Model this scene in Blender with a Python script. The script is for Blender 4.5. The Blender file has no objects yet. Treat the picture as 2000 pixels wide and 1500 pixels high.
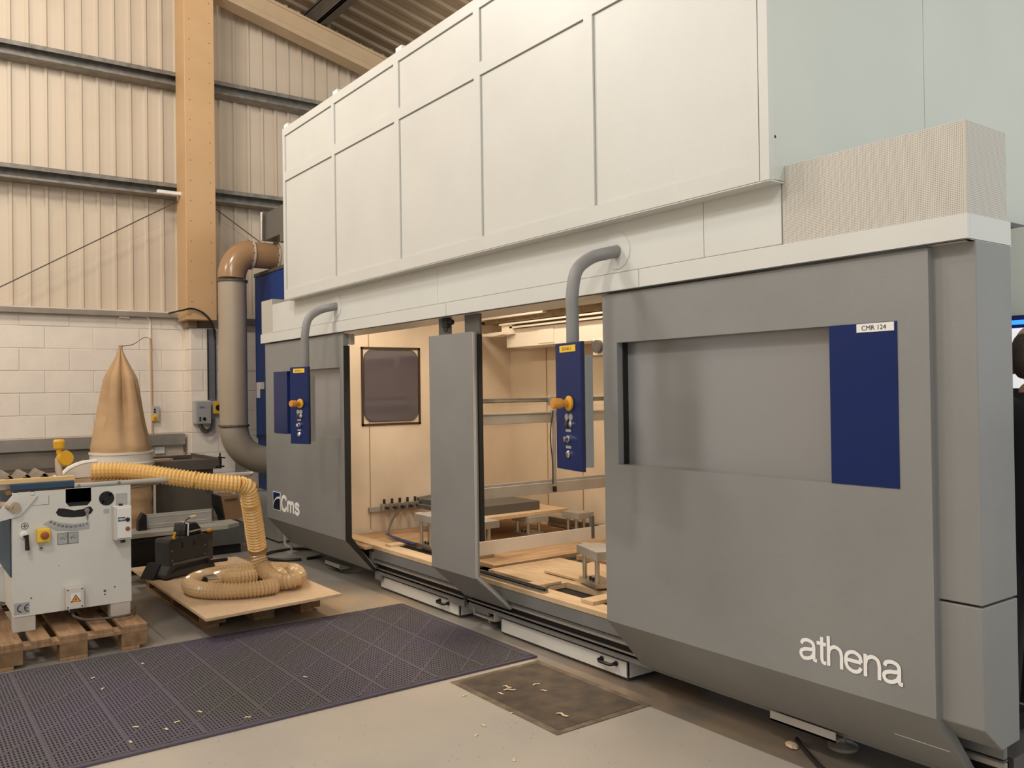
import bpy, math, random
import numpy as np
from mathutils import Vector, Matrix
random.seed(7)
S = bpy.context.scene
COL = S.collection
PI = math.pi

# ------------------------------------------------------------- camera, world, lights
cd = bpy.data.cameras.new('camera'); cam = bpy.data.objects.new('camera', cd); COL.objects.link(cam)
yaw, pit, rol = .6297203, .00851986, -.01433756
fw = Vector((-math.cos(yaw)*math.cos(pit), math.sin(yaw)*math.cos(pit), math.sin(pit)))
rt = fw.cross(Vector((0, 0, 1))).normalized(); up = rt.cross(fw)
c_, s_ = math.cos(rol), math.sin(rol)
r2 = c_*rt + s_*up; u2 = -s_*rt + c_*up
M = Matrix((r2, u2, -fw)).transposed().to_4x4(); M.translation = (0, 0, 1.5)
cam.matrix_world = M
cd.sensor_width = 36; cd.lens = 1689.925/2000*36; cd.clip_start = .05
S.camera = cam
S.view_settings.view_transform = 'Standard'; S.view_settings.look = 'None'
S.view_settings.gamma = 1; S.view_settings.use_curve_mapping = False
S.view_settings.exposure = 0.0
w = bpy.data.worlds.new('hall_light'); S.world = w; w.use_nodes = True
bg = w.node_tree.nodes['Background']; bg.inputs[0].default_value = (.97, .985, 1, 1); bg.inputs[1].default_value = .8

def area(name, loc, rot, sx, sy, power, col):
    l = bpy.data.lights.new(name, 'AREA'); l.shape = 'RECTANGLE'; l.size = sx; l.size_y = sy
    l.energy = power; l.color = col
    o = bpy.data.objects.new(name, l); COL.objects.link(o); o.location = loc; o.rotation_euler = rot
    return o
def lamp(loc, power, col, r=.35):
    l = bpy.data.lights.new('hall_lamp', 'POINT'); l.energy = power; l.color = col; l.shadow_soft_size = r
    o = bpy.data.objects.new('hall_lamp', l); COL.objects.link(o); o.location = loc
lamp((-6.4, .2, 5.6), 305, (1, .935, .86))
lamp((-2.6, -1.2, 5.5), 285, (1, .97, .93))
lamp((.8, -1.4, 5.5), 285, (1, .98, .97))
lamp((-7.6, -3.0, 5.6), 300, (1, .93, .86))
lamp((1.6, 4.2, 5.0), 170, (.92, 1, .95))
lamp((-6.5, 5.9, 4.6), 60, (1, .88, .76))
area('machine_lamp', (-5.6, 3.25, 2.28), (0, 0, 0), 1.5, .12, 17, (1, .84, .66))
area('machine_lamp', (-3.5, 3.25, 2.28), (0, 0, 0), 1.5, .12, 17, (1, .84, .66))
area('machine_lamp', (-4.9, 4.0, 2.5), (.5, 0, 0), 2.4, .1, 14, (1, .86, .70))

# ------------------------------------------------------------- materials
def lin(c):
    c = c/255
    return c/12.92 if c <= .04045 else ((c+.055)/1.055)**2.4
MC = {}
def mat(name, rgb, rough=.6, metal=0, noise=0, scale=8, bump=0, bscale=200, spec=.5, rgb2=None, emit=0, stretch=None, alpha=1, trans=0, dirt=0):
    if name in MC: return MC[name]
    m = bpy.data.materials.new(name); m.use_nodes = True; nt = m.node_tree
    b = nt.nodes['Principled BSDF']
    col = (lin(rgb[0]), lin(rgb[1]), lin(rgb[2]), 1)
    b.inputs['Base Color'].default_value = col
    b.inputs['Roughness'].default_value = rough; b.inputs['Metallic'].default_value = metal
    b.inputs['Specular IOR Level'].default_value = spec
    b.inputs['Transmission Weight'].default_value = trans
    b.inputs['Alpha'].default_value = alpha
    tc = nt.nodes.new('ShaderNodeTexCoord'); mp = nt.nodes.new('ShaderNodeMapping')
    nt.links.new(tc.outputs['Object'], mp.inputs[0])
    if stretch: mp.inputs['Scale'].default_value = stretch
    if noise or rgb2:
        n = nt.nodes.new('ShaderNodeTexNoise'); n.inputs['Scale'].default_value = scale; n.inputs['Detail'].default_value = 5
        nt.links.new(mp.outputs[0], n.inputs['Vector'])
        r = nt.nodes.new('ShaderNodeValToRGB')
        c2 = tuple(lin(v) for v in rgb2)+(1,) if rgb2 else tuple(v*(1-noise) for v in col[:3])+(1,)
        r.color_ramp.elements[0].position = .35; r.color_ramp.elements[1].position = .65
        r.color_ramp.elements[0].color = c2; r.color_ramp.elements[1].color = col
        nt.links.new(n.outputs['Fac'], r.inputs[0])
        out = r.outputs[0]
        if dirt:
            n3 = nt.nodes.new('ShaderNodeTexNoise'); n3.inputs['Scale'].default_value = 1.3; n3.inputs['Detail'].default_value = 8
            nt.links.new(tc.outputs['Object'], n3.inputs['Vector'])
            r3 = nt.nodes.new('ShaderNodeMapRange'); r3.inputs[1].default_value = .5; r3.inputs[2].default_value = .75; r3.inputs[4].default_value = dirt
            nt.links.new(n3.outputs['Fac'], r3.inputs[0])
            mx = nt.nodes.new('ShaderNodeMix'); mx.data_type = 'RGBA'; mx.blend_type = 'MULTIPLY'
            nt.links.new(r3.outputs[0], mx.inputs[0]); nt.links.new(out, mx.inputs[6]); mx.inputs[7].default_value = (.62, .52, .42, 1)
            out = mx.outputs[2]
        nt.links.new(out, b.inputs['Base Color'])
    if bump:
        n2 = nt.nodes.new('ShaderNodeTexNoise'); n2.inputs['Scale'].default_value = bscale; n2.inputs['Detail'].default_value = 3
        nt.links.new(mp.outputs[0], n2.inputs['Vector'])
        bp = nt.nodes.new('ShaderNodeBump'); bp.inputs['Strength'].default_value = bump; bp.inputs['Distance'].default_value = .002
        nt.links.new(n2.outputs['Fac'], bp.inputs['Height']); nt.links.new(bp.outputs[0], b.inputs['Normal'])
    if emit:
        b.inputs['Emission Color'].default_value = col; b.inputs['Emission Strength'].default_value = emit
    MC[name] = m
    return m
canopy_m = mat('canopy_paint', (208, 208, 201), .42, noise=.05, scale=2.2, bump=.25, bscale=260)
fascia_m = mat('fascia_paint', (212, 213, 207), .38, noise=.05, scale=2, bump=.15, bscale=260)
side_m = mat('side_paint', (203, 207, 197), .45, noise=.05, scale=1.2)
grey_m = mat('grey_paint', (138, 138, 135), .42, noise=.08, scale=2.5, bump=.35, bscale=420)
dgrey_m = mat('dark_grey_paint', (92, 90, 86), .5, noise=.1)
frame_m = mat('frame_grey', (122, 122, 120), .45, noise=.12, scale=5)
black_m = mat('black_rubber', (22, 20, 18), .7)
blackp_m = mat('black_plastic', (24, 23, 22), .35)
navy_m = mat('navy_panel', (8, 34, 92), .38, noise=.1, scale=3, spec=.3)
blue_m = mat('blue_cabinet_paint', (34, 66, 132), .45, noise=.12, scale=3)
cream_m = mat('cream_interior', (226, 210, 186), .45, noise=.12, scale=1.8, dirt=.45)
creamw_m = mat('cream_white', (240, 230, 212), .4, noise=.06, scale=3)
plate_m = mat('white_plate', (214, 206, 194), .4, noise=.05)
alu_m = mat('aluminium', (190, 186, 178), .32, metal=.85, noise=.1, scale=20)
alum_m = mat('matt_aluminium', (176, 172, 164), .5, metal=.35, noise=.12, scale=6)
steel_m = mat('galvanised_steel', (140, 134, 124), .5, metal=.1, noise=.35, scale=14, dirt=.3)
chrome_m = mat('chrome', (215, 213, 208), .15, metal=1)
ply_m = mat('plywood', (216, 188, 150), .6, noise=.18, scale=3, stretch=(1, 7, 1), dirt=.35)
plyd_m = mat('worn_plywood', (196, 164, 126), .65, rgb2=(164, 130, 94), scale=2.5, stretch=(4, 1, 1), dirt=.6)
pallet_m = mat('pallet_wood', (168, 134, 98), .8, rgb2=(136, 106, 76), scale=5, stretch=(1, 8, 1), bump=.5, bscale=60, dirt=.5)
pbloc_m = mat('pallet_block_wood', (150, 118, 84), .85, rgb2=(118, 90, 62), scale=12, bump=.5, bscale=60, dirt=.5)
mdf_m = mat('particle_board', (214, 186, 150), .6, noise=.1, scale=30, dirt=.3)
block_m = mat('painted_block', (238, 226, 210), .75, noise=.06, scale=6, bump=.8, bscale=45, dirt=.12)
mortar_m = mat('painted_mortar', (222, 210, 194), .85, noise=.1)
clad_m = mat('cladding_sheet_paint', (212, 196, 174), .5, noise=.06, scale=1.2, stretch=(1, 1, .15), dirt=.25)
roofm = mat('roof_sheet_paint', (150, 130, 104), .5, noise=.12, scale=3, stretch=(3, .3, 1), dirt=.5)
column_m = mat('column_paint', (206, 168, 122), .55, noise=.07, scale=2.5, dirt=.3)
rafter_m = mat('rafter_paint', (196, 170, 136), .6, noise=.1, scale=3)
mach_m = mat('saw_white_paint', (212, 210, 200), .45, noise=.05, scale=2.5, dirt=.25)
sawblue_m = mat('saw_blue_paint', (34, 66, 92), .5, noise=.15)
castiron = mat('worn_table_steel', (150, 118, 82), .5, metal=.2, noise=.3, scale=5)
yellow_m = mat('yellow_plastic', (226, 170, 40), .4, noise=.1)
yel2_m = mat('yellow_switch', (236, 192, 50), .45)
orange_m = mat('amber_plastic', (208, 140, 50), .4)
red_m = mat('red_brown_button', (150, 84, 36), .4)
bag_m = mat('filter_cloth', (190, 156, 116), .9, noise=.18, scale=5, bump=.6, bscale=120, dirt=.4)
duct_m = mat('duct_plastic', (176, 160, 138), .4, noise=.06, scale=2.5)
ductb_m = mat('brown_glazed_duct', (172, 136, 100), .2, noise=.12, scale=5)
flange_m = mat('flange', (205, 194, 178), .5)
dduct_m = mat('flange_dark', (90, 84, 76), .5)
white_m = mat('white_plastic', (232, 230, 224), .5)
offw_m = mat('off_white_label', (228, 226, 220), .5)
silver_m = mat('silver_label', (176, 176, 172), .4, metal=.3, noise=.1)
ylab_m = mat('yellow_label', (240, 196, 60), .5)
box_m = mat('grey_electric_box', (176, 176, 168), .5)
brown_m = mat('brown_card', (146, 112, 78), .8, noise=.1)
bench_m = mat('dark_bench_steel', (96, 88, 78), .55, metal=.2, noise=.2, scale=6)
bodyd_m = mat('bench_body', (92, 84, 72), .6, noise=.12, scale=5)
hose_y = mat('yellow_hose', (232, 190, 118), .35, noise=.08, scale=10)
hose_c = mat('clear_amber_hose', (200, 168, 124), .2, noise=.1, scale=10)
wire_m = mat('hose_wire', (150, 104, 52), .3)
cable_m = mat('black_cable', (30, 28, 26), .5)
gcable_m = mat('grey_cable', (92, 82, 70), .5)
bcable_m = mat('blue_air_hose', (46, 66, 130), .35)
mat_m = mat('purple_mat_rubber', (92, 83, 98), .6, rgb2=(84, 82, 78), scale=1.1, noise=.2)
matd_m = mat('mat_hole_floor', (60, 56, 56), .8)
rust_m = mat('worn_steel_plate', (98, 84, 68), .75, rgb2=(70, 62, 54), scale=9, bump=.5, bscale=70, dirt=.4)
rustf_m = mat('plate_frame_steel', (128, 112, 92), .7, rgb2=(96, 82, 66), scale=12)
shav_m = mat('wood_shaving', (222, 200, 162), .8)
skin_m = mat('skin', (186, 138, 108), .5)
hair_m = mat('short_dark_hair', (78, 64, 54), .8, noise=.3, scale=60)
jacket_m = mat('black_jacket', (20, 20, 24), .6)
text_w = mat('white_lettering', (245, 244, 240), .5)
text_b = mat('black_lettering', (24, 24, 26), .5)
def glassmat(name, rgb, alpha, rough=.06):
    m = mat(name, rgb, rough, alpha=alpha, spec=.9)
    return m
glass_g = glassmat('grey_window_glass', (142, 141, 138), .93, .22)
glass_d = glassmat('interior_window_glass', (92, 88, 96), .9, .05)
perspex_m = glassmat('clear_screen', (210, 190, 160), .10, .05)
led_m = mat('blue_light_bar', (40, 110, 255), .4, emit=2.5)
navy2_m = mat('dark_navy_housing', (12, 28, 66), .4)
whl_m = mat('white_board_glow', (250, 250, 250), .5, emit=.5)  # plain white board, brightened by emission put into its material

def perf_material():
    m = bpy.data.materials.new('perforated_sheet'); m.use_nodes = True; nt = m.node_tree; b = nt.nodes['Principled BSDF']
    tc = nt.nodes.new('ShaderNodeTexCoord'); v = nt.nodes.new('ShaderNodeTexVoronoi'); v.inputs['Scale'].default_value = 170; v.inputs['Randomness'].default_value = 0
    sx_ = nt.nodes.new('ShaderNodeSeparateXYZ'); nt.links.new(tc.outputs['Object'], sx_.inputs[0])
    ad = nt.nodes.new('ShaderNodeMath'); ad.operation = 'ADD'; nt.links.new(sx_.outputs['X'], ad.inputs[0]); nt.links.new(sx_.outputs['Y'], ad.inputs[1])
    cb_ = nt.nodes.new('ShaderNodeCombineXYZ'); nt.links.new(ad.outputs[0], cb_.inputs[0]); nt.links.new(sx_.outputs['Z'], cb_.inputs[1])
    v.voronoi_dimensions = '2D'; nt.links.new(cb_.outputs[0], v.inputs['Vector'])
    r = nt.nodes.new('ShaderNodeValToRGB'); r.color_ramp.elements[0].position = .25; r.color_ramp.elements[1].position = .4
    r.color_ramp.elements[0].color = (.27, .25, .21, 1); r.color_ramp.elements[1].color = (.64, .61, .54, 1)
    nt.links.new(v.outputs['Distance'], r.inputs[0]); nt.links.new(r.outputs[0], b.inputs['Base Color'])
    b.inputs['Roughness'].default_value = .55
    return m
perf_m = perf_material()
def floor_material():
    m = bpy.data.materials.new('painted_concrete_floor'); m.use_nodes = True; nt = m.node_tree; b = nt.nodes['Principled BSDF']
    N = nt.nodes.new; L = nt.links.new
    tc = N('ShaderNodeTexCoord'); sp = N('ShaderNodeSeparateXYZ'); L(tc.outputs['Object'], sp.inputs[0])
    def noise(s, d=6):
        n = N('ShaderNodeTexNoise'); n.inputs['Scale'].default_value = s; n.inputs['Detail'].default_value = d; L(tc.outputs['Object'], n.inputs['Vector']); return n.outputs['Fac']
    def mr(x, a, bb, c=0, d=1):
        n = N('ShaderNodeMapRange'); n.inputs[1].default_value = a; n.inputs[2].default_value = bb; n.inputs[3].default_value = c; n.inputs[4].default_value = d; L(x, n.inputs[0]); return n.outputs[0]
    def mix(f, a, bb):
        n = N('ShaderNodeMix'); n.data_type = 'RGBA'
        L(f, n.inputs[0])
        for i, v in ((6, a), (7, bb)):
            if isinstance(v, tuple): n.inputs[i].default_value = v
            else: L(v, n.inputs[i])
        return n.outputs[2]
    def C(r, g, bl): return (lin(r), lin(g), lin(bl), 1)
    base = mix(mr(noise(.9), .35, .65), C(146, 143, 136), C(166, 158, 146))
    base = mix(mr(noise(7), .4, .7), base, C(150, 142, 130))
    tan = mix(mr(noise(2.2, 8), .42, .62), C(178, 154, 126), C(160, 148, 130))
    # bare, scuffed concrete nearer the mat front and the trays
    ax = mr(sp.outputs['X'], -5.2, -4.0)
    near = mix(ax, base, mix(mr(noise(1.4), .3, .7), C(190, 179, 163), C(170, 164, 154)))
    # tan patch beside the trays
    def band(x, lo, hi, s=.06):
        a = mr(x, lo-s, lo+s); c = mr(x, hi-s, hi+s, 1, 0); n = N('ShaderNodeMath'); n.operation = 'MULTIPLY'; L(a, n.inputs[0]); L(c, n.inputs[1]); return n.outputs[0]
    bx = band(sp.outputs['X'], -6.3, -5.2, .12); by = band(sp.outputs['Y'], 2.3, 3.2, .3)
    n = N('ShaderNodeMath'); n.operation = 'MULTIPLY'; L(bx, n.inputs[0]); L(by, n.inputs[1])
    near = mix(n.outputs[0], near, tan)
    strip = band(sp.outputs['Y'], 2.93, 3.6, .006); sx = mr(sp.outputs['X'], -4.6, -3.4)
    n = N('ShaderNodeMath'); n.operation = 'MULTIPLY'; L(strip, n.inputs[0]); L(sx, n.inputs[1])
    near = mix(n.outputs[0], near, mix(mr(noise(3), .4, .6), C(142, 122, 100), C(122, 112, 100)))
    spk = mr(noise(60, 2), .7, .74)
    near = mix(spk, near, C(112, 100, 86))
    L(near, b.inputs['Base Color'])
    L(mr(noise(2), .3, .7, .32, .55), b.inputs['Roughness'])
    bp = N('ShaderNodeBump'); bp.inputs['Strength'].default_value = .1; bp.inputs['Distance'].default_value = .01; L(noise(14), bp.inputs['Height']); L(bp.outputs[0], b.inputs['Normal'])
    return m
floor_m = floor_material()

# ------------------------------------------------------------- mesh helpers
class MB:
    def __init__(s): s.v = []; s.f = []; s.mi = []
    def add(s, vs, fs, m=0):
        n = len(s.v); s.v += [tuple(v) for v in vs]; s.f += [tuple(i+n for i in f) for f in fs]; s.mi += [m]*len(fs); return s
    def box(s, a, b, m=0):
        x0, x1 = sorted((a[0], b[0])); y0, y1 = sorted((a[1], b[1])); z0, z1 = sorted((a[2], b[2]))
        return s.add([(x0,y0,z0),(x1,y0,z0),(x1,y1,z0),(x0,y1,z0),(x0,y0,z1),(x1,y0,z1),(x1,y1,z1),(x0,y1,z1)],
                     [(0,3,2,1),(4,5,6,7),(0,1,5,4),(1,2,6,5),(2,3,7,6),(3,0,4,7)], m)
    def obox(s, c, rz, sx, sy, sz, ry=0, rx=0):
        R = Matrix.Rotation(rz, 3, 'Z') @ Matrix.Rotation(ry, 3, 'Y') @ Matrix.Rotation(rx, 3, 'X'); c = Vector(c)
        vs = [c + R @ Vector((a*sx/2, b*sy/2, d*sz/2)) for d in (-1, 1) for a, b in ((-1,-1),(1,-1),(1,1),(-1,1))]
        return s.add(vs, [(0,3,2,1),(4,5,6,7),(0,1,5,4),(1,2,6,5),(2,3,7,6),(3,0,4,7)])
    def prism(s, poly, axis, a, b, m=0):
        n = len(poly)
        def P(p, t): return (t, p[0], p[1]) if axis == 'x' else (p[0], t, p[1]) if axis == 'y' else (p[0], p[1], t)
        vs = [P(p, a) for p in poly] + [P(p, b) for p in poly]
        fs = [tuple(range(n))[::-1], tuple(range(n, 2*n))] + [(i, (i+1) % n, n+(i+1) % n, n+i) for i in range(n)]
        return s.add(vs, fs, m)
    def tube(s, path, r, seg=10, cap=True, rad=None):
        path = [Vector(p) for p in path]; n = len(path); rings = []
        t0 = (path[1]-path[0]).normalized(); nrm = t0.orthogonal().normalized()
        for i, p in enumerate(path):
            t = (path[min(i+1, n-1)]-path[max(i-1, 0)]).normalized()
            nrm = (nrm - t*nrm.dot(t)).normalized(); bn = t.cross(nrm); rr = rad[i] if rad else r
            rings.append([p + rr*(math.cos(2*PI*k/seg)*nrm + math.sin(2*PI*k/seg)*bn) for k in range(seg)])
        vs = [v for g in rings for v in g]
        fs = [(i*seg+k, i*seg+(k+1) % seg, (i+1)*seg+(k+1) % seg, (i+1)*seg+k) for i in range(n-1) for k in range(seg)]
        if cap: fs += [tuple(range(seg))[::-1], tuple((n-1)*seg+k for k in range(seg))]
        return s.add(vs, fs)
    def cyl(s, a, b, r, seg=16): return s.tube([a, b], r, seg)
    def lathe(s, c, prof, seg=24, ax=(0, 0, 1)):
        ax = Vector(ax).normalized(); c = Vector(c)
        return s.tube([c + ax*(z + i*1e-6) for i, (r, z) in enumerate(prof)], 1, seg, True, [p[0] for p in prof])
def recalc(me):
    import bmesh
    bm = bmesh.new(); bm.from_mesh(me); bmesh.ops.recalc_face_normals(bm, faces=bm.faces); bm.to_mesh(me); bm.free()
OFF = {}
def obj(name, mb, m, parent=None, nocalc=False, bev=0, smooth=False, off=None, seg=2, local=False):
    if off is None: off = OFF.get(parent.name, (0, 0, 0)) if (parent and not local) else (0, 0, 0)
    me = bpy.data.meshes.new(name)
    me.from_pydata([(v[0]-off[0], v[1]-off[1], v[2]-off[2]) for v in mb.v], [], mb.f)
    ms = m if isinstance(m, (list, tuple)) else [m]
    for k in ms: me.materials.append(k)
    if len(ms) > 1: me.polygons.foreach_set('material_index', mb.mi)
    if not nocalc: recalc(me)
    if smooth:
        me.polygons.foreach_set('use_smooth', [True]*len(me.polygons))
        try: me.set_sharp_from_angle(angle=math.radians(38))
        except Exception: pass
    o = bpy.data.objects.new(name, me); COL.objects.link(o)
    if parent:
        o.parent = parent
        if not local: OFF[o.name] = OFF.get(parent.name, (0, 0, 0))
    else:
        o.location = off; OFF[o.name] = tuple(off)
    if bev:
        b = o.modifiers.new('bevel', 'BEVEL'); b.width = bev; b.segments = seg; b.limit_method = 'ANGLE'; b.angle_limit = .6
    return o
def thing(name, label, cat, loc=(0, 0, 0), group=None, rz=0):
    o = bpy.data.objects.new(name, None); COL.objects.link(o); o.location = loc; o.empty_display_size = .1
    o.rotation_euler = (0, 0, rz)
    o['label'] = label; o['category'] = cat
    if group: o['group'] = group
    OFF[o.name] = tuple(loc)
    return o
def single(name, mb, m, label, cat, group=None, loc=(0, 0, 0), **k):
    o = obj(name, mb, m, None, off=loc, **k); o['label'] = label; o['category'] = cat
    if group: o['group'] = group
    return o
def struct(name, mb, m, parent=None, **k):
    o = obj(name, mb, m, parent, **k)
    if not parent: o['kind'] = 'structure'
    return o
def B(a, b, m=0): return MB().box(a, b, m)
def clone(o, parent, loc, name=None):
    c = o.copy(); COL.objects.link(c); c.parent = parent; c.location = loc
    return c
def text(name, s, o0, right, upv, wid, hei, m, parent, thick=.0015, wt=0):
    cu = bpy.data.curves.new('t', 'FONT'); cu.body = s; cu.resolution_u = 3; cu.offset = wt
    to = bpy.data.objects.new('t', cu); COL.objects.link(to)
    bpy.context.view_layer.update()
    me0 = to.to_mesh(); vs = [v.co.copy() for v in me0.vertices]; fs = [tuple(p.vertices) for p in me0.polygons]; to.to_mesh_clear()
    bpy.data.objects.remove(to); bpy.data.curves.remove(cu)
    x0 = min(v.x for v in vs); x1 = max(v.x for v in vs); y0 = min(v.y for v in vs); y1 = max(v.y for v in vs)
    R = Vector(right).normalized(); U = Vector(upv).normalized(); Nn = R.cross(U); o0 = Vector(o0)
    mb = MB(); mb.add([o0 + R*((v.x-x0)/(x1-x0)*wid) + U*((v.y-y0)/(y1-y0)*hei) + Nn*thick for v in vs], fs)
    return obj(name, mb, m, parent)
def arc(c, r, a0, a1, n, u, v):
    c, u, v = Vector(c), Vector(u), Vector(v)
    return [c + r*(math.cos(a0+(a1-a0)*i/n)*u + math.sin(a0+(a1-a0)*i/n)*v) for i in range(n+1)]
def spline(pts, n=10):
    P = [Vector(p) for p in pts]; P = [2*P[0]-P[1]] + P + [2*P[-1]-P[-2]]; out = []
    for i in range(1, len(P)-2):
        a, b, c, d = P[i-1:i+3]
        for k in range(n):
            t = k/n
            out.append(.5*((2*b)+(c-a)*t+(2*a-5*b+4*c-d)*t*t+(3*b-a-3*c+d)*t**3))
    out.append(P[-2]); return out
def resample(path, step):
    out = [path[0]]; acc = 0
    for a, b in zip(path[:-1], path[1:]):
        L = (b-a).length
        if L == 0: continue
        d = step-acc
        while d <= L:
            out.append(a+(b-a)*(d/L)); d += step
        acc = (acc+L) % step
    return out

GL = {
 'a': (.92, [[(.12, .70), (.20, .86), (.44, .93), (.68, .86), (.76, .68), (.76, .2), (.80, .08), (.92, .07)], [(.76, .58), (.60, .53), (.34, .49), (.12, .38), (.10, .20), (.22, .07), (.44, .08), (.66, .2), (.76, .38)]]),
 't': (.50, [[(.26, 1.24), (.26, 1.0), (.26, .5), (.26, .24), (.32, .09), (.48, .07)], [(.0, .93), (.25, .93), (.48, .93)]]),
 'h': (.86, [[(.10, 0), (.10, .7), (.10, 1.36)], [(.10, .55), (.18, .80), (.42, .93), (.66, .84), (.74, .60), (.74, .3), (.74, 0)]]),
 'e': (.92, [[(.10, .53), (.45, .53), (.82, .53)], [(.82, .53), (.75, .80), (.46, .93), (.18, .80), (.09, .50), (.18, .20), (.46, .07), (.70, .13), (.82, .30)]]),
 'n': (.86, [[(.10, 0), (.10, .5), (.10, .99)], [(.10, .55), (.18, .80), (.42, .93), (.66, .84), (.74, .60), (.74, .3), (.74, 0)]]),
 'm': (1.26, [[(.12, 0), (.12, .5), (.12, .99)], [(.12, .6), (.20, .82), (.36, .90), (.54, .82), (.60, .6), (.60, .3), (.60, 0)], [(.60, .6), (.68, .82), (.84, .90), (1.02, .82), (1.08, .6), (1.08, .3), (1.08, 0)]]),
 's': (.86, [[(.74, .70), (.62, .86), (.42, .90), (.20, .84), (.15, .70), (.26, .58), (.50, .50), (.70, .38), (.72, .22), (.58, .09), (.38, .07), (.18, .14), (.11, .30)]]),
 'C': (1.08, [[(.94, .98), (.80, 1.22), (.54, 1.28), (.26, 1.14), (.13, .68), (.26, .22), (.54, .08), (.80, .14), (.95, .42)]])}
def strokes(name, s, o0, wid, hei, sw, m, parent):
    # lettering on a plane facing -Y: o0 = lower left, wid = total width, hei = x-height
    tot = sum(GL[c][0] for c in s); k = wid/tot; mb = MB(); cx = 0; q = 0
    for c in s:
        for st in GL[c][1]:
            P = [Vector((p.x, p.y, 0)) for p in spline([(a, b, 0) for a, b in st], 8)]
            P = [Vector(((cx+p.x)*k, p.y*hei, 0)) for p in P]; vs = []
            for i, p in enumerate(P):
                t = (P[min(i+1, len(P)-1)]-P[max(i-1, 0)]).normalized(); n = Vector((-t.y, t.x, 0))*sw/2
                vs += [p+n, p-n]
            q += 1
            mb.add([(o0[0]+v.x, o0[1]-.0002*q, o0[2]+v.y) for v in vs], [(2*i, 2*i+1, 2*i+3, 2*i+2) for i in range(len(P)-1)])
        cx += GL[c][0]
    # every quad faces the viewer side (-Y)
    fs = []
    for f in mb.f:
        a, b, c = (Vector(mb.v[i]) for i in f[:3]); fs.append(f if (b-a).cross(c-a).y < 0 else f[::-1])
    mb.f = fs
    return obj(name, mb, m, parent, nocalc=True)

# ============================================================= THE SETTING
fl = struct('floor', B((-10.6, -7.5, -.2), (3.2, 8.5, 0)), floor_m)
fj = obj('floor_joint', MB().box((-7.4, 1.40, .0), (-5.6, 1.412, .0006)).box((-3.0, 2.925, 0), (1, 2.932, .0008)), mat('joint_dark', (128, 122, 112), .8), fl)

WX = -9.8
wall = struct('wall_left', B((-10.1, -4, 0), (WX-.004, 8, 2.42)), mortar_m)
Y0 = 1.33
zt = 2.0; rows = []
zz = .2
while zz < 2.3: rows.append((zz, min(zz+.225, 2.345))); zz += .225
blk = None
for ri, (za, zb) in enumerate(rows):
    even = ri % 2 == 0
    y = -.47 + (0 if even else .225)
    while y < 4.4:
        if not (y+.45 < .55):
            x = WX + random.uniform(-.002, .003)
            o = obj('block', B((WX-.02, y+.003, za+.003), (x, y+.447, zb-.003)), block_m, wall, bev=.004)
        y += .45
for y in (.4, 1.4, 2.4):
    pass
# block pier under the column
pier = struct('trim_1', B((WX, 2.70, 0), (-9.578, 3.16, 2.235)), mortar_m)
zz = .2; k = 0
while zz < 2.2:
    cuts = ((2.69, 2.99), (2.99, 3.17)) if k % 2 else ((2.69, 2.83), (2.83, 3.17))
    for a, b in cuts:
        obj('block', B((WX+.01, a+.003, zz+.003), (-9.575+random.uniform(-.002, .002), b-.003, min(zz+.222, 2.25))), block_m, pier, bev=.006)
    zz += .225; k += 1
obj('block', B((WX+.01, 2.69, 0), (-9.56, 3.17, .196)), block_m, pier, bev=.005)
# cladding above the blocks: trapezoid sheets of six ribs
def sheet_profile(pitch=.1625, n=6, flat=.112, top=.02, h=.026):
    pts = []
    for i in range(n):
        b = i*pitch
        pts += [(b, 0), (b+flat, 0), (b+flat+.012, h), (b+pitch-.014, h)]
    pts.append((n*pitch, 0)); return pts
prof = sheet_profile()
clad = struct('wall_left_cladding', B((-10.12, -4, 2.42), (-10.06, 8, 8.4)), mortar_m)
y = 1.085-.1625*12
while y < 6.5:
    pts = [(-9.99+h*.9, y+u) for u, h in prof]
    back = [(p[0]-.004, p[1]) for p in pts][::-1]
    mb = MB(); mb.prism(pts+back, 'z', 2.40, 7.4)
    obj('cladding_sheet', mb, clad_m, clad)
    y += .1625*6
# girts (galvanised Z rails)
def zrail(name, z, y0, y1, hgt=.135):
    mb = MB()
    mb.prism([(-9.96, z), (-9.74, z), (-9.74, z-.045), (-9.746, z-.045), (-9.746, z-.006), (-9.86, z-.008), (-9.86, z-hgt+.004), (-9.76, z-hgt+.002), (-9.76, z-hgt+.02), (-9.754, z-hgt+.02), (-9.754, z-hgt-.004), (-9.96, z-hgt-.004)], 'y', y0, y1)
    return struct(name, mb, steel_m, bev=.002)
zrail('trim_2', 5.035, -3, 7); zrail('trim_3', 3.815, -3, 7)
struct('trim_4', MB().box((-9.98, -3, 2.348), (-9.72, 2.66, 2.40)), mat('ledge_steel', (150, 140, 126), .5, noise=.15), bev=.003)
struct('trim_5', B((-9.98, 3.1, 2.30), (-9.72, 7, 2.37)), mat('ledge_dark', (96, 92, 86), .5), bev=.003)
# column: boxed steel stanchion
colm = thing('steel_column', 'tall orange-tan boxed steel column rising against the corrugated wall', 'column', (-9.6, 2.77, 2.25))
obj('column_shaft', B((-9.74, 2.613, 2.31), (-9.40, 2.928, 5.95)), column_m, colm, bev=.006)
obj('base_plate', MB().box((-9.74, 2.66, 2.236), (-9.55, 2.76, 2.31)).box((-9.76, 2.76, 2.236), (-9.64, 2.95, 2.31)), mat('column_base', (138, 118, 94), .6), colm, bev=.003)
rv = MB()
z = 2.5
while z < 5.9:
    for yy in (2.665, 2.875): rv.lathe((-9.401, yy, z), [(.0001, 0), (.006, .001), (.006, .003), (.0001, .005)], 8, (1, 0, 0))
    z += .215
rvo = obj('rivet', rv, mat('rivet_dark', (140, 100, 60), .5), colm); rvo['kind'] = 'stuff'
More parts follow.
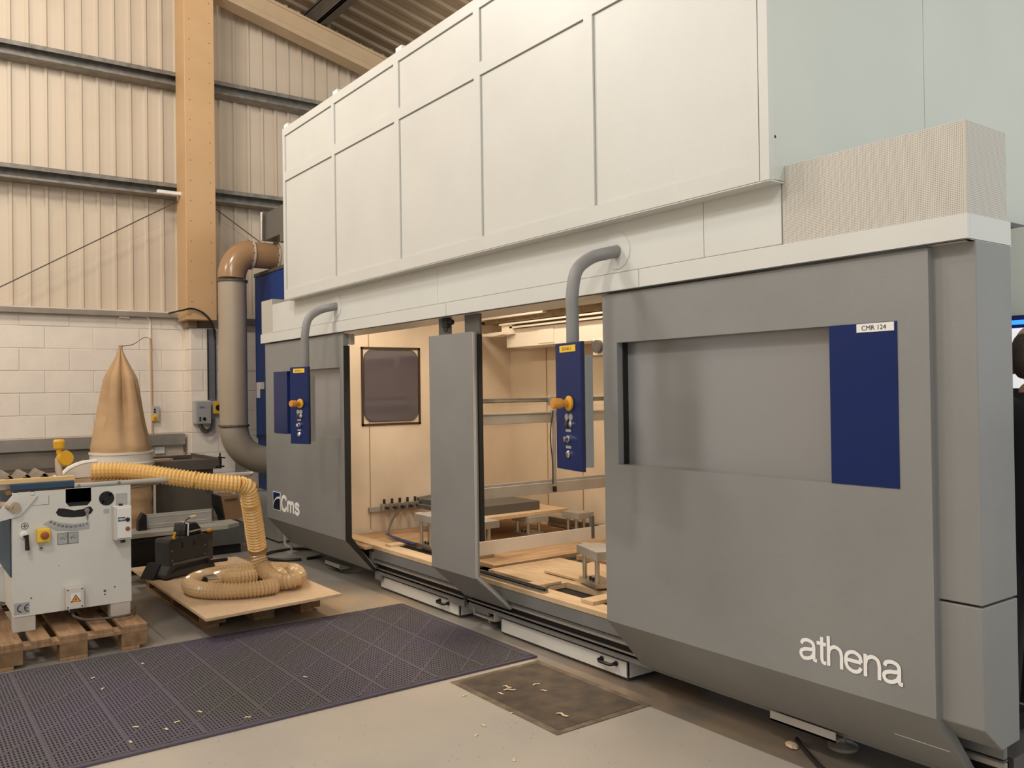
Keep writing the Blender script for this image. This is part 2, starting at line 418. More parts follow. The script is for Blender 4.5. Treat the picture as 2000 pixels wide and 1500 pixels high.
# rafter and roof
def rz_(y): return 6.15-.24*(y-3.0)
struct('trim_6', MB().prism([(2.2, rz_(2.2)), (7.2, rz_(7.2)), (7.2, rz_(7.2)-.03), (2.2, rz_(2.2)-.03)], 'x', -9.72, -9.5)
       .prism([(2.2, rz_(2.2)-.03), (7.2, rz_(7.2)-.03), (7.2, rz_(7.2)-.2), (2.2, rz_(2.2)-.2)], 'x', -9.66, -9.52)
       .prism([(2.2, rz_(2.2)-.2), (7.2, rz_(7.2)-.2), (7.2, rz_(7.2)-.26), (2.2, rz_(2.2)-.26)], 'x', -9.72, -9.5), rafter_m, bev=.003)
struct('trim_7', MB().prism([(-4, 7.8), (2.6, rz_(2.6)), (2.6, rz_(2.6)-.22), (-4, 7.6)], 'x', -9.7, -9.5), rafter_m)
ceil = struct('ceiling', MB().prism([(-7.5, rz_(-7.5)+.32), (8.2, rz_(8.2)+.32), (8.2, rz_(8.2)+.34), (-7.5, rz_(-7.5)+.34)], 'x', -10.1, 3.2), mat('roof_back', (120, 104, 84), .8))
x = -10.05
while x < .8:
    pr = sheet_profile(.25, 4, .17, .02, .035)
    mb = MB(); vs = []; n = len(pr)
    for yy in (-1.0, 8.1):
        for (u, h) in pr: vs.append((x+u, yy, rz_(yy)+.285-h))
    mb.add(vs, [(i, i+1, n+i+1, n+i) for i in range(n-1)])
    obj('roof_sheet', mb, roofm, ceil)
    x += 1.0
for i, yy in enumerate((1.2, 4.2, 6.4)):
    z = rz_(yy)
    struct('trim_%d' % (8+i), MB().box((-10.0, yy-.03, z), (3, yy+.10, z+.03)).box((-10.0, yy-.03, z), (3, yy+.0, z+.24)).box((-10, yy-.03, z+.22), (3, yy+.12, z+.26)), mat('purlin_dark', (84, 76, 66), .6, noise=.2), bev=.002)
single('purlin_cleat', MB().obox((-9.56, 4.33, rz_(4.33)+.07), 0, .01, .06, .17), steel_m, 'small pale steel cleat bolting the dark purlin to the sloping rafter', 'bracket')
struct('wall_front', MB().box((-10.1, -7.6, 0), (3.2, -7.4, 2.4)), block_m)
struct('wall_front_cladding', MB().box((-10.1, -7.62, 2.4), (3.2, -7.45, 8.9)), clad_m)
# bracing wires and small lamp
def wire(name, a, b, r, m, label, cat): return single(name, MB().cyl(a, b, r, 8), m, label, cat, loc=a)
wire('brace_rod', (-9.72,0.767,2.481), (-9.72,2.677,3.656), .006, bench_m, 'thin diagonal brace wire across the cladding left of the orange column', 'wire')
wire('brace_rod', (-9.72,2.98,3.612), (-9.72,3.552,3.241), .006, bench_m, 'short diagonal brace wire right of the orange column, above the duct bend', 'wire')
lb = thing('light_bracket', 'small white batten sticking out at the column beside the lower wall rail', 'bracket', (-9.5, 2.5, 3.65))
obj('batten', MB().obox((-9.6, 2.49, 3.675), 0, .05, .23, .035), white_m, lb, bev=.004)
obj('end_cap', MB().obox((-9.6, 2.615, 3.675), 0, .055, .02, .04), offw_m, lb, bev=.003)

# ============================================================= THE CNC MACHINE
cnc = thing('cnc_machine', 'huge enclosed grey and off-white machining centre with open sliding doors', 'machine', (-4.5, 3.6, 0))
YP = 2.80
def shell(poly_out, t=.03):   # profile with thickness for doors/panels (Y,Z)
    return poly_out
PROF = [(2.80, 1.955), (2.80, .40), (3.025, .145), (3.05, .145), (3.05, .17), (2.84, .42), (2.84, 1.955)]
# right door with window opening: built from bars around the opening
def panel_with_window(name, x0, x1, wx0, wx1, wz0, wz1, ztop=1.955):
    mb = MB()
    mb.prism([(2.80, wz0), (2.80, .40), (3.025, .145), (3.05, .145), (3.05, .17), (2.84, .42), (2.84, wz0)], 'x', x0, x1)
    mb.box((x0, 2.80, wz1), (x1, 2.84, ztop))
    mb.box((x0, 2.80, wz0), (wx0, 2.84, wz1)); mb.box((wx1, 2.80, wz0), (x1, 2.84, wz1))
    return obj(name, mb, grey_m, cnc)
rd = panel_with_window('sliding_door', -3.097, -1.497, -3.0, -1.608, 1.149, 1.722)
obj('window_pane', B((-3.0, 2.862, 1.14), (-1.86, 2.868, 1.73)), glass_g, rd)
obj('navy_panel', B((-1.869, 2.797, 1.149), (-1.608, 2.84, 1.722)), navy_m, rd, bev=.001)
obj('window_reveal', MB().box((-3.012, 2.84, 1.13), (-3.0, 2.90, 1.74)).box((-3.0, 2.84, 1.722), (-1.87, 2.90, 1.735)).box((-3.0, 2.84, 1.13), (-1.87, 2.90, 1.149)).box((-3.0,2.90,1.13),(-1.6,2.91,1.74)), grey_m, rd)
obj('inner_seal', B((-3.0, 2.835, 1.149), (-2.99, 2.86, 1.722)), black_m, rd)
lbp = obj('asset_label', B((-1.757, 2.7945, 1.690), (-1.617, 2.797, 1.720)), white_m, rd)
text('lettering', 'CMR 124', (-1.737, 2.7942, 1.6965), (1, 0, 0), (0, 0, 1), .092, .0165, text_b, rd, .0006)
strokes('lettering', 'athena', (-2.020, 2.7985, .478), .412, .080, .0135, text_w, rd)
obj('edge_seal', B((-3.101, 2.805, .40), (-3.097, 2.84, 1.955)), black_m, rd)
obj('crease', MB().prism([(2.929, .253), (2.93, .251), (2.93, .254)], 'x', -1.72, -1.52), offw_m, rd)
# left fixed panel
lp = panel_with_window('front_panel', -7.615, -5.985, -7.41, -6.05, 1.165, 1.70)
obj('window_pane', B((-7.40, 2.858, 1.15), (-6.05, 2.864, 1.72)), glass_g, lp)
obj('navy_panel', B((-7.41, 2.797, 1.165), (-7.10, 2.84, 1.70)), navy_m, lp)
obj('window_reveal', MB().box((-7.41, 2.84, 1.70), (-6.14, 2.90, 1.715)).box((-7.41, 2.84, 1.15), (-6.14, 2.90, 1.165)).box((-6.05, 2.84, 1.15), (-6.035, 2.872, 1.715)).box((-7.42,2.90,1.15),(-6.14,2.91,1.715)), grey_m, lp)
obj('rubber_seal', MB().prism([(2.80, 1.86), (2.80, .40), (3.025, .145), (3.05, .145), (2.845, .42), (2.845, 1.86)], 'x', -5.985, -5.97), black_m, lp)
obj('seal_bracket', B((-5.99, 2.84, 1.87), (-5.955, 2.88, 1.95)), alum_m, lp, bev=.003)
lg = obj('logo_badge', MB().box((-7.462, 2.797, .487), (-7.285, 2.80, .648)), white_m, lp, bev=.001)
def quad(y, pts): 
    mb = MB(); n = len(pts); mb.add([(p[0], y, p[1]) for p in pts]+[(p[0], y+.0006, p[1]) for p in pts], [tuple(range(n))]+[(i, (i+1)%n, n+(i+1)%n, n+i) for i in range(n)]); return mb
tp = [(-7.452, .642), (-7.295, .642), (-7.295, .612), (-7.34, .610), (-7.38, .600), (-7.42, .578), (-7.445, .553), (-7.452, .545)]
bt = [(-7.452, .522), (-7.44, .545), (-7.41, .57), (-7.37, .587), (-7.33, .592), (-7.295, .594), (-7.295, .493), (-7.452, .493)]
obj('logo_field', quad(2.7962, tp), navy_m, lp); obj('logo_field', quad(2.7962, bt), mat('logo_dark', (10, 16, 42), .4), lp)
strokes('lettering', 'Cms', (-7.275, 2.7985, .495), .42, .098, .030, text_w, lp)
# centre sliding door
PC = [(2.80, 1.855), (2.80, .405), (3.045, .185), (3.06, .185), (3.06, .205), (2.835, .42), (2.835, 1.855)]
cdoor = obj('sliding_door', MB().prism(PC, 'x', -4.731, -4.235), grey_m, cnc, bev=.002)
obj('edge_strip', MB().prism([(2.802, 1.85), (2.802, .41), (3.045, .19), (3.055, .19), (2.815, .42), (2.815, 1.85)], 'x', -4.235, -4.225), mat('pale_edge', (168, 164, 158), .4), cdoor)
obj('rubber_seal', B((-4.250, 2.836, .62), (-4.225, 2.865, 1.84)), black_m, cdoor)
obj('top_bracket', MB().box((-4.68, 2.845, 1.84), (-4.55, 2.86, 2.02)), dgrey_m, cdoor)
obj('top_bracket', MB().box((-4.38, 2.845, 1.84), (-4.22, 2.86, 2.02)), dgrey_m, cdoor)
lt = obj('latch', MB().box((-4.60, 2.82, 1.90), (-4.545, 2.85, 1.985)).cyl((-4.545, 2.83, 1.93), (-4.51, 2.83, 1.93), .007).lathe((-4.51, 2.83, 1.93), [(.006, 0), (.017, .004), (.017, .014), (.008, .018)], 14, (1, 0, 0)), black_m, cdoor, bev=.002)
obj('latch_ring', MB().tube(arc((-4.575, 2.83, 1.895), .02, PI, 2*PI, 10, (1, 0, 0), (0, 0, 1)), .004, 6), black_m, cdoor)
# end columns
def endcol(x0, x1, sgn):
    for nm, za, zb in (('corner_post', .792, 1.965), ('corner_post', .785, .395)):
        mb = MB()
        if zb > za: mb.box((x0, 2.83, za), (x1, 3.07, zb))
        else: mb.prism([(2.83, za), (2.83, .395), (2.945, .305), (3.07, .31), (3.07, za)], 'x', x0, x1)
        obj(nm, mb, grey_m, cnc, bev=.004)
    obj('post_core', MB().prism([(2.86, 1.9), (2.86, .42), (3.0, .31), (3.0, 1.9)], 'x', x0+.03, x1-.03), black_m, cnc)
endcol(-1.52, -1.356, 1); endcol(-7.676, -7.60, -1)
# housing behind the panels
for a_, b_ in (((-3.2, 2.93, .38), (-2.20, 2.96, 2.0)), ((-7.60, 2.93, .3), (-6.72, 2.96, 2.0)), ((-7.64, 3.0, .3), (-7.58, 5.0, 2.3)), ((-2.06, 3.05, .25), (-2.02, 5.2, 1.86))): obj('housing', B(a_, b_), frame_m, cnc)
# header band in two halves plus end return
for a, b in ((-7.676, -4.49), (-4.485, -2.83), (-2.826, -1.356)):
    obj('header_band', MB().box((a, 2.78, 1.962), (b, 2.80, 2.045)).box((a, 2.78, 1.962), (b, 3.07, 1.967)), fascia_m, cnc, bev=.0015)
obj('header_band', B((-1.376, 2.8, 1.962), (-1.356, 3.072, 2.045)), fascia_m, cnc)
obj('header_shelf', B((-2.06, 2.79, 2.03), (-1.37, 3.06, 2.044)), fascia_m, cnc)
for a, b in ((-7.40, -4.60), (-4.597, -2.45), (-2.447, -2.062)):
    obj('fascia', B((a, 2.79, 2.045), (b, 2.805, 2.295)), fascia_m, cnc)
obj('fascia_bead', B((-7.40, 2.785, 2.045), (-2.06, 2.792, 2.05)), mat('bead_grey', (150, 148, 142), .5), cnc)
def perfbox(x0, x1):
    mb = MB().box((x0, 2.79, 2.046), (x1, 3.06, 2.345))
    obj('perforated_guard', mb, perf_m, cnc)
    obj('guard_seam', B((x1-.004, 2.786, 2.046), (x1+.002, 2.79, 2.346)), mat('guard_fold', (196, 188, 170), .6), cnc)
perfbox(-2.055, -1.362); perfbox(-7.67, -7.40)
# canopy: slab + frame members + inset panels
obj('canopy_underside', B((-6.888, 2.703, 2.279), (-2.047, 2.789, 2.2845)), fascia_m, cnc)
cb = obj('canopy_face', B((-6.885, 2.722, 2.285), (-2.06, 2.735, 3.70)), canopy_m, cnc)
xs = [-6.89, -6.845, -5.93, -5.885, -4.965, -4.905, -4.03, -3.97, -3.09, -3.03, -2.135, -2.092]
for i in range(0, len(xs), 2): obj('frame_upright', B((xs[i], 2.70, 2.285), (xs[i+1], 2.722, 3.70)), canopy_m, cnc)
for za, zb in ((2.285, 2.362), (3.262, 3.333), (3.637, 3.70)):
    for i in range(1, len(xs)-1, 2): obj('frame_rail', B((xs[i], 2.70, za), (xs[i+1], 2.7215, zb)), canopy_m, cnc)
for i in range(1, len(xs)-2, 2):
    for za, zb in ((2.362, 3.262), (3.333, 3.637)):
        obj('canopy_panel', B((xs[i]+.003, 2.711, za+.002), (xs[i+1]-.002, 2.722, zb-.003)), canopy_m, cnc, bev=.001)
obj('canopy_trim', B((-2.088, 2.70, 2.283), (-2.045, 2.73, 3.70)), canopy_m, cnc, bev=.001)
obj('canopy_side', MB().box((-2.06, 2.73, 2.287), (-2.046, 3.82, 3.70)), side_m, cnc)
obj('canopy_side', MB().box((-2.06, 3.824, 2.287), (-2.046, 5.3, 3.70)), side_m, cnc)
obj('screw_hole', MB().lathe((-2.0465, 2.74, 2.45), [(.0001, 0), (.006, .0005), (.0001, .001)], 10, (1, 0, 0)), black_m, cnc)
obj('canopy_top', MB().box((-6.89, 2.73, 3.68), (-2.05, 5.3, 3.70)).box((-6.89, 5.28, 2.29), (-2.05, 5.3, 3.68)).box((-6.89, 2.735, 2.29), (-6.875, 5.28, 3.68)), canopy_m, cnc)
for x in (-6.86, -5.90, -4.93): obj('top_cleat', MB().box((x-.02, 2.71, 3.70), (x+.06, 2.74, 3.735)), white_m, cnc, bev=.002)
lo = obj('rear_housing', B((-2.06, 3.25, 1.856), (-2.01, 5.3, 2.28)), side_m, cnc)
obj('side_rail', B((-2.05, 3.25, 2.275), (-1.99, 5.3, 2.30)), dgrey_m, cnc)
# interior lining
obj('interior_wall', MB().box((-6.70, 2.95, .3), (-6.65, 4.85, 2.6)), cream_m, cnc)
obj('interior_wall', MB().box((-6.70, 4.83, .3), (-2.25, 4.88, 2.6)), cream_m, cnc)
obj('interior_wall', MB().box((-2.30, 2.95, .3), (-2.25, 4.85, 2.6)), cream_m, cnc)
obj('interior_roof', B((-6.7, 2.96, 2.56), (-2.25, 4.85, 2.6)), cream_m, cnc)
obj('interior_head', B((-6.66, 2.83, 2.06), (-2.25, 2.96, 2.56)), cream_m, cnc)
for x in (-6.1, -5.62, -5.2): obj('wall_seam', B((x, 4.824, .4), (x+.008, 4.83, 1.9)), mat('seam_tan', (170, 140, 105), .6), cnc)
obj('wall_seam', B((-6.65, 3.34, .35), (-6.645, 3.346, 2.0)), MC['seam_tan'], cnc)
# interior window in the left inner wall
iw = obj('interior_window', MB().box((-6.65, 3.27, 1.225), (-6.64, 3.288, 1.895)).box((-6.65, 3.822, 1.225), (-6.64, 3.84, 1.895)).box((-6.65, 3.27, 1.877), (-6.64, 3.84, 1.895)).box((-6.65, 3.27, 1.225), (-6.64, 3.84, 1.243)), mat('dark_brown_seal', (62, 42, 28), .6), cnc)
def rrect(y0, z0, y1, z1, r, n=6):
    out = []
    for cy, cz, a in ((y1-r, z1-r, 0), (y0+r, z1-r, PI/2), (y0+r, z0+r, PI), (y1-r, z0+r, 3*PI/2)):
        out += [(cy+r*math.cos(a+PI/2*i/n), cz+r*math.sin(a+PI/2*i/n)) for i in range(n+1)]
    return out
obj('window_pane', MB().prism(rrect(3.30, 1.265, 3.81, 1.865, .075), 'x', -6.648, -6.642), glass_d, iw)
obj('window_edge', MB().tube([( -6.641, a, b) for a, b in rrect(3.295, 1.26, 3.815, 1.87, .08)+[rrect(3.295, 1.26, 3.815, 1.87, .08)[0]]], .0035, 6), mat('window_rubber', (70, 66, 60), .6), iw)
# gantry beam
g = obj('gantry_beam', MB().box((-6.22, 4.48, 1.885), (-2.5, 4.75, 2.045)), creamw_m, cnc, bev=.004)
obj('gantry_rail', MB().box((-6.12, 4.44, 2.05), (-2.5, 4.48, 2.066)), creamw_m, g)
obj('gantry_rail', MB().box((-6.25, 4.42, 2.082), (-2.5, 4.48, 2.096)), creamw_m, g)
obj('gantry_channel', MB().box((-6.20, 4.47, 2.045), (-2.5, 4.70, 2.11)), mat('channel_brown', (120, 96, 70), .6), g)
obj('bellows_cover', MB().box((-6.5, 4.44, 2.108), (-2.5, 4.60, 2.168)), mat('felt_grey', (140, 120, 92), .9, noise=.3, scale=30), g)
obj('gantry_bracket', MB().box((-6.24, 4.44, 2.0), (-6.08, 4.48, 2.10)), creamw_m, g, bev=.003)
obj('gantry_bracket', MB().prism([(-6.56, 2.015), (-6.12, 2.02), (-6.12, 1.995), (-6.26, 1.985), (-6.56, 2.0)], 'y', 4.36, 4.47), creamw_m, g, bev=.003)
obj('upper_beam', MB().box((-6.62, 4.40, 2.145), (-5.6, 4.6, 2.36)), creamw_m, g, bev=.003)
obj('upper_beam', MB().box((-5.59, 4.36, 2.165), (-2.5, 4.6, 2.36)), creamw_m, g, bev=.003)
obj('hanging_stub', MB().box((-6.72+.08, 4.45, 2.12), (-6.63, 4.55, 2.4)), mat('dark_brown_seal', (62, 42, 28), .6), g)
obj('cover_plate', B((-5.76, 4.474, 1.90), (-5.55, 4.479, 2.03)), creamw_m, g, bev=.003)
obj('lamp_fitting', MB().lathe((-4.98, 4.46, 1.835), [(.001, 0), (.05, .0), (.05, -.03), (.034, -.032), (.034, -.02), (.02, -.02)], 20, (0, 1, 0)), dgrey_m, g)
obj('lamp_bracket', B((-5.06, 4.47, 1.77), (-4.9, 4.5, 1.89)), creamw_m, g, bev=.003)
# partition between the two work zones
XPt = -4.7
pt = obj('partition_frame', MB().box((XPt-.03, 3.02, .795), (XPt+.02, 4.80, .868)).box((XPt-.03, 3.02, .868), (XPt-.01, 4.8, .885)), alum_m, cnc, bev=.003)
obj('partition_rail', MB().box((XPt-.03, 3.02, 1.282), (XPt+.02, 4.80, 1.352)).box((XPt-.035, 3.02, 1.345), (XPt+.03, 4.8, 1.356)), alum_m, pt, bev=.003)
obj('guide_rail', MB().cyl((XPt, 3.02, 1.435), (XPt, 4.8, 1.435), .012, 10).box((XPt-.012, 3.02, 1.445), (XPt+.012, 4.8, 1.453)), steel_m, pt)
obj('carriage_plate', B((XPt, 3.72, 1.40), (XPt+.035, 3.90, 1.462)), alum_m, pt, bev=.003)
obj('clear_screen', B((XPt-.008, 3.02, .885), (XPt-.003, 4.8, 1.40)), perspex_m, pt)
obj('gas_strut', MB().cyl((-4.62,3.719,1.371), (-4.62,3.714,0.864), .013, 12).cyl((-4.62,3.714,1.371), (-4.62,3.714,1.329), .017, 12), alu_m, pt, smooth=True)
obj('strut_clip', MB().cyl((-4.615,3.71,0.847), (-4.615,3.713,0.812), .015, 12), blackp_m, pt)
obj('strut_cable', MB().tube(spline([(-4.6,3.694,1.365), (-4.6,3.668,1.199), (-4.6,3.683,1.024), (-4.6,3.684,0.868)]), .004, 6), cable_m, pt)
obj('divider_plate', B((XPt+.0, 3.04, .432), (XPt+.012, 4.6, .520)), plate_m, pt, bev=.001)
obj('divider_end', B((XPt-.01, 4.10, .44), (XPt+.02, 4.125, .60)), dgrey_m, pt, bev=.002)
# front frame / rails (two table halves) and feet
def tablehalf(x0, x1, flip):
    ap = obj('table_apron', MB().box((x0, 3.05, .232), (x1, 3.075, .308)), frame_m, cnc, bev=.002)
    obj('table_lip', MB().box((x0, 3.045, .222), (x1, 3.08, .228)), dgrey_m, cnc)
    obj('door_rail', MB().box((x0, 3.055, .197), (x1, 3.075, .218)), alum_m, cnc, bev=.002)
    obj('door_rail', MB().box((x0, 3.045, .150), (x1, 3.08, .162)).box((x0, 3.045, .150), (x1, 3.05, .170)), alu_m, cnc, bev=.001)
    obj('rail_recess', B((x0, 3.085, .15), (x1, 3.10, .22)), black_m, cnc)
    fb = MB().box((x0, 3.055, .118), (x1, 3.075, .150))
    fb.box((x0 if flip else x1-.20, 3.0555, .098), (x0+.22 if flip else x1, 3.0745, .12))
    if not flip: fb.box((x0, 3.0555, .075), (x0+.10, 3.0745, .12))
    obj('base_beam', fb, frame_m, cnc, bev=.002)
    obj('base_beam', B((x0, 3.12, .135), (x1, 3.6, .22)), dgrey_m, cnc)
tablehalf(-6.02, -4.755, False); tablehalf(-4.70, -1.40, True)
obj('joint_gap', B((-4.755, 3.08, .12), (-4.70, 3.12, .31)), black_m, cnc)
obj('side_block', MB().box((-6.12, 3.06, .19), (-6.02, 3.3, .275)), alum_m, cnc, bev=.002)
obj('channel_foot', MB().box((-4.63, 3.04, .080), (-4.39, 3.40, .090)).box((-4.63, 3.04, .09), (-4.62, 3.40, .135)).box((-4.40, 3.04, .09), (-4.39, 3.40, .135)), alum_m, cnc, bev=.004)
for x, y in ((-4.57, 3.13), (-7.88, 3.13), (-2.12, 3.22)):
    if x < -7: obj('foot_arm', MB().box((-7.90, 3.10, .16), (-7.4, 3.16, .25)), dgrey_m, cnc)
    if x > -3: obj('foot_arm', MB().box((-2.2, 3.15, .12), (-1.9, 3.3, .18)), dgrey_m, cnc)
    obj('levelling_foot', MB().lathe((x, y, 0), [(.06, 0), (.06, .012), (.05, .018), (.02, .022), (.012, .028), (.012, .16)], 20), alum_m, cnc, smooth=True)
obj('underframe', MB().box((-7.5, 3.35, .06), (-6.3, 3.5, .28)).box((-3.2, 3.3, .06), (-1.5, 3.5, .28)).box((-5.0, 3.75, .02), (-4.3, 3.9, .12)), black_m, cnc)
obj('cable_tray', MB().box((-2.298,3.08,0.107), (-2.0, 3.16, .055)), alum_m, cnc) if 0 else None
obj('drip_lip', MB().box((-2.33, 3.02, .100), (-2.02, 3.12, .108)).box((-2.33, 3.02, .100), (-2.02, 3.024, .14)), alum_m, cnc)
obj('drip_lip', MB().box((-6.93, 3.05, .045), (-6.65, 3.15, .053)).box((-6.93, 3.05, .045), (-6.65, 3.054, .085)), alum_m, cnc)
for x in (-4.9, -4.62): pass
# worktables
def worktable(x0, x1, zt):
    t = obj('worktable', B((x0, 3.06, zt-.05), (x1, 4.8, zt-.03)), dgrey_m, cnc)
    obj('table_edge_board', B((x0, 3.045, zt-.028), (x1, 3.17, zt)), ply_m, t, bev=.001)
    return t
tl = worktable(-6.60, -4.755, .335); tr = worktable(-4.70, -2.30, .335)
obj('spoilboard', B((-6.62, 2.98, .305), (-6.03, 4.8, .325)), plyd_m, tl)
obj('spoilboard', B((-5.99, 3.32, .307), (-4.78, 4.8, .332)), plyd_m, tl)
obj('spoilboard', B((-4.68, 3.20, .310), (-4.05, 3.80, .340)), ply_m, tr)
obj('spoilboard', B((-4.68, 3.95, .310), (-3.3, 4.8, .340)), plyd_m, tr)
obj('spoilboard', B((-4.04, 3.33, .310), (-2.35, 3.90, .345)), ply_m, tr)
obj('spoilboard', B((-4.35, 3.40, .346), (-2.6, 3.82, .358)), mdf_m, tr)
obj('table_slot', B((-4.9, 3.17, .30), (-2.3, 3.33, .306)), black_m, tr)
obj('table_slot', B((-6.0, 3.17, .30), (-4.78, 3.33, .306)), black_m, tl)
for x in (-5.93, -4.92): obj('cleat_block', B((x, 3.10, .335), (x+.09, 3.22, .352)), ply_m, tl, bev=.002)
for x in (-4.15, -3.64): obj('cleat_block', B((x, 3.10, .335), (x+.10, 3.30, .356)), ply_m, tr, bev=.002)
obj('edge_channel', MB().box((-4.62, 3.06, .337), (-3.93, 3.10, .342)).box((-4.62, 3.097, .337), (-3.93, 3.102, .362)).box((-4.62, 3.062, .345), (-3.93, 3.066, .35)), alu_m, tr)
obj('seal_strip', B((-4.62, 3.073, .342), (-3.95, 3.092, .356)), black_m, tr)
# pendants
def pendant(xf, zf, xp, ypost, zbot, P0, ang, ztop, zbot_box, wdt, num):
    arm = obj('pendant_arm', MB().tube([Vector((xf, 2.79, zf)), Vector((xf-.004, 2.76, zf-.008))] + spline([(xf-.01, 2.74, zf-.012), (xf-.05, 2.67, zf-.035), (xp, ypost+.03, zf-.10), (xp, ypost, zf-.22), (xp, ypost, zf-.30)], 6) + [Vector((xp, ypost, zbot))], .0295, 20), grey_m, cnc, smooth=True)
    obj('wall_flange', MB().lathe((xf, 2.79, zf), [(.001, 0), (.085, 0), (.085, -.004), (.001, -.005)], 28, (0, 1, 0)), fascia_m, arm, smooth=True)
    d = Vector((-math.cos(ang), math.sin(ang), 0)); nn = Vector((0, 0, 1)).cross(d)*-1
    if nn.y > 0: nn = -nn
    P0 = Vector(P0)
    def bx(u0, u1, z0, z1, w0, w1, nm, m, par, bev=0):
        c = P0 + d*((u0+u1)/2) + nn*((w0+w1)/2); mb = MB().obox((c.x, c.y, (z0+z1)/2), math.atan2(d.y, d.x), u1-u0, w1-w0, z1-z0)
        return obj(nm, mb, m, par, bev=bev)
    bxo = bx(0, wdt, zbot_box, ztop, -.018, 0, 'control_box', navy_m, cnc, .004)
    bx(-.003, .0, zbot_box, ztop, -.018, -.001, 'edge_strip', navy2_m, bxo)
    bx(-.012, .05, zbot_box+.02, ztop-.06, -.055, -.0185, 'mounting_plate', grey_m, bxo, .002)
    k = wdt/.25
    bx(.045*k, .20*k, ztop-.042, ztop-.012, 0, .002, 'zone_label', ylab_m, bxo)
    q = P0 + d*(.175*k) + nn*.0022
    text('lettering', 'ZONE %s' % num, (q.x, q.y, ztop-.034), -d, (0, 0, 1), .09*k, .013, text_b, bxo, .0004)
    H = ztop-zbot_box
    def at(u, f, w=0): p = P0 + d*(u*k) + nn*w; return (p.x, p.y, ztop-f*H)
    obj('stop_collar', MB().lathe(at(.10, .475), [(.03, 0), (.034, .004), (.034, .012), (.02, .018)], 22, nn), yellow_m, bxo, smooth=True)
    obj('emergency_stop', MB().lathe(at(.10, .475, .014), [(.017, 0), (.017, .03), (.023, .034), (.024, .07), (.021, .077), (.001, .078)], 22, nn), orange_m, bxo, smooth=True)
    for u in (.135, .095):
        obj('indicator', MB().lathe(at(u, .585), [(.016, 0), (.016, .005), (.009, .006), (.009, .003), (.001, .003)], 16, nn), silver_m, bxo, smooth=True)
        obj('push_button', MB().lathe(at(u, .64), [(.016, 0), (.016, .008), (.012, .010), (.001, .011)], 16, nn), chrome_m if u < .1 else mat('dark_button', (50, 50, 54), .3), bxo, smooth=True)
    bx(.10*k, .15*k, ztop-.70*H, ztop-.68*H, 0, .0015, 'legend_plate', silver_m, bxo)
    obj('selector_knob', MB().lathe(at(.12, .755), [(.017, 0), (.017, .008), (.012, .010), (.012, .025), (.001, .026)], 16, nn), chrome_m, bxo, smooth=True)
    bx(.10*k, .15*k, ztop-.83*H, ztop-.81*H, 0, .0015, 'legend_plate', silver_m, bxo)
    obj('push_button', MB().lathe(at(.12, .875), [(.017, 0), (.017, .008), (.013, .012), (.001, .013)], 16, nn), chrome_m, bxo, smooth=True)
pendant(-2.975, 2.150, -3.03, 2.555, 1.20, (-2.88,2.47,1.716), math.radians(13), 1.716, 1.142, .25, '2')
pendant(-6.07, 2.165, -6.12, 2.555, 1.17, (-5.873,2.47,1.699), math.radians(-17), 1.699, 1.142, .20, '1')

# drip trays that pull out from under the machine
def tray(x0, x1, y0, hx, label):
    t = thing('drip_tray', label, 'tray', ((x0+x1)/2, y0+.3, 0), 'pull-out drip trays')
    obj('tray_body', MB().box((x0, y0, .012), (x1, y0+.62, .02)).box((x0, y0, .012), (x1, y0+.012, .098)).box((x0, y0, .012), (x0+.01, y0+.62, .098)).box((x1-.01, y0, .012), (x1, y0+.62, .098)).box((x0, y0+.61, .012), (x1, y0+.62, .098)), white_m if 0 else mat('tray_white', (216, 214, 206), .4, noise=.05), t, bev=.0015)
    obj('tray_lid', MB().box((x0+.05, y0+.09, .02), (x1-.12, y0+.6, .094)), mat('tray_inner', (120, 114, 104), .3, metal=.3, noise=.2), t, bev=.002)
    obj('runner', MB().box((x0+.1, y0+.1, .002), (x0+.14, y0+.55, .012)).box((x1-.14, y0+.1, .002), (x1-.1, y0+.55, .012)), black_m, t)
    obj('handle', MB().tube([(hx-.055, y0, .075), (hx-.055, y0-.028, .075), (hx-.04, y0-.036, .072), (hx+.04, y0-.036, .072), (hx+.055, y0-.028, .075), (hx+.055, y0, .075)], .009, 8).lathe((hx-.055, y0, .075), [(.014, 0), (.014, -.008), (.009, -.01)], 10, (0, 1, 0)).lathe((hx+.055, y0, .075), [(.014, 0), (.014, -.008), (.009, -.01)], 10, (0, 1, 0)), blackp_m, t, smooth=True)
tray(-5.985, -4.86, 3.085, -5.05, 'white pull-out drip tray with black handle, farther one under the centre door')
tray(-4.39, -3.26, 3.085, -3.40, 'white pull-out drip tray with black handle, nearer one beside the dark floor plate')

# clamp stands inside
def clamp(x, y, z, sx, sy, h, rz, label, arm=True):
    t = thing('clamp_stand', label, 'clamp stand', (x, y, z), 'four-post clamp stands on the worktables', rz)
    obj('base_plate', MB().box((-sx/2, -sy/2, 0), (sx/2, sy/2, .028)), alu_m, t, bev=.002, local=True)
    obj('top_plate', MB().box((-sx/2-.01, -sy/2-.01, h-.05), (sx/2+.04, sy/2+.02, h)), alum_m, t, bev=.002, local=True)
    if arm: obj('side_arm', MB().box((-sx/2-.09, -.02, h-.03), (-sx/2-.01, .03, h-.006)), alum_m, t, bev=.002, local=True)
    for a, b in ((-1, -1), (1, -1), (-1, 1), (1, 1)):
        obj('post', MB().cyl((a*(sx/2-.03), b*(sy/2-.025), .028), (a*(sx/2-.03), b*(sy/2-.025), h-.05), .014, 12), alu_m, t, smooth=True, local=True)
    for a in (-1, 1): obj('screw', MB().cyl((a*.02, -sy/2+.03, .028), (a*.02, -sy/2+.03, .045), .008, 8), black_m, t, local=True)
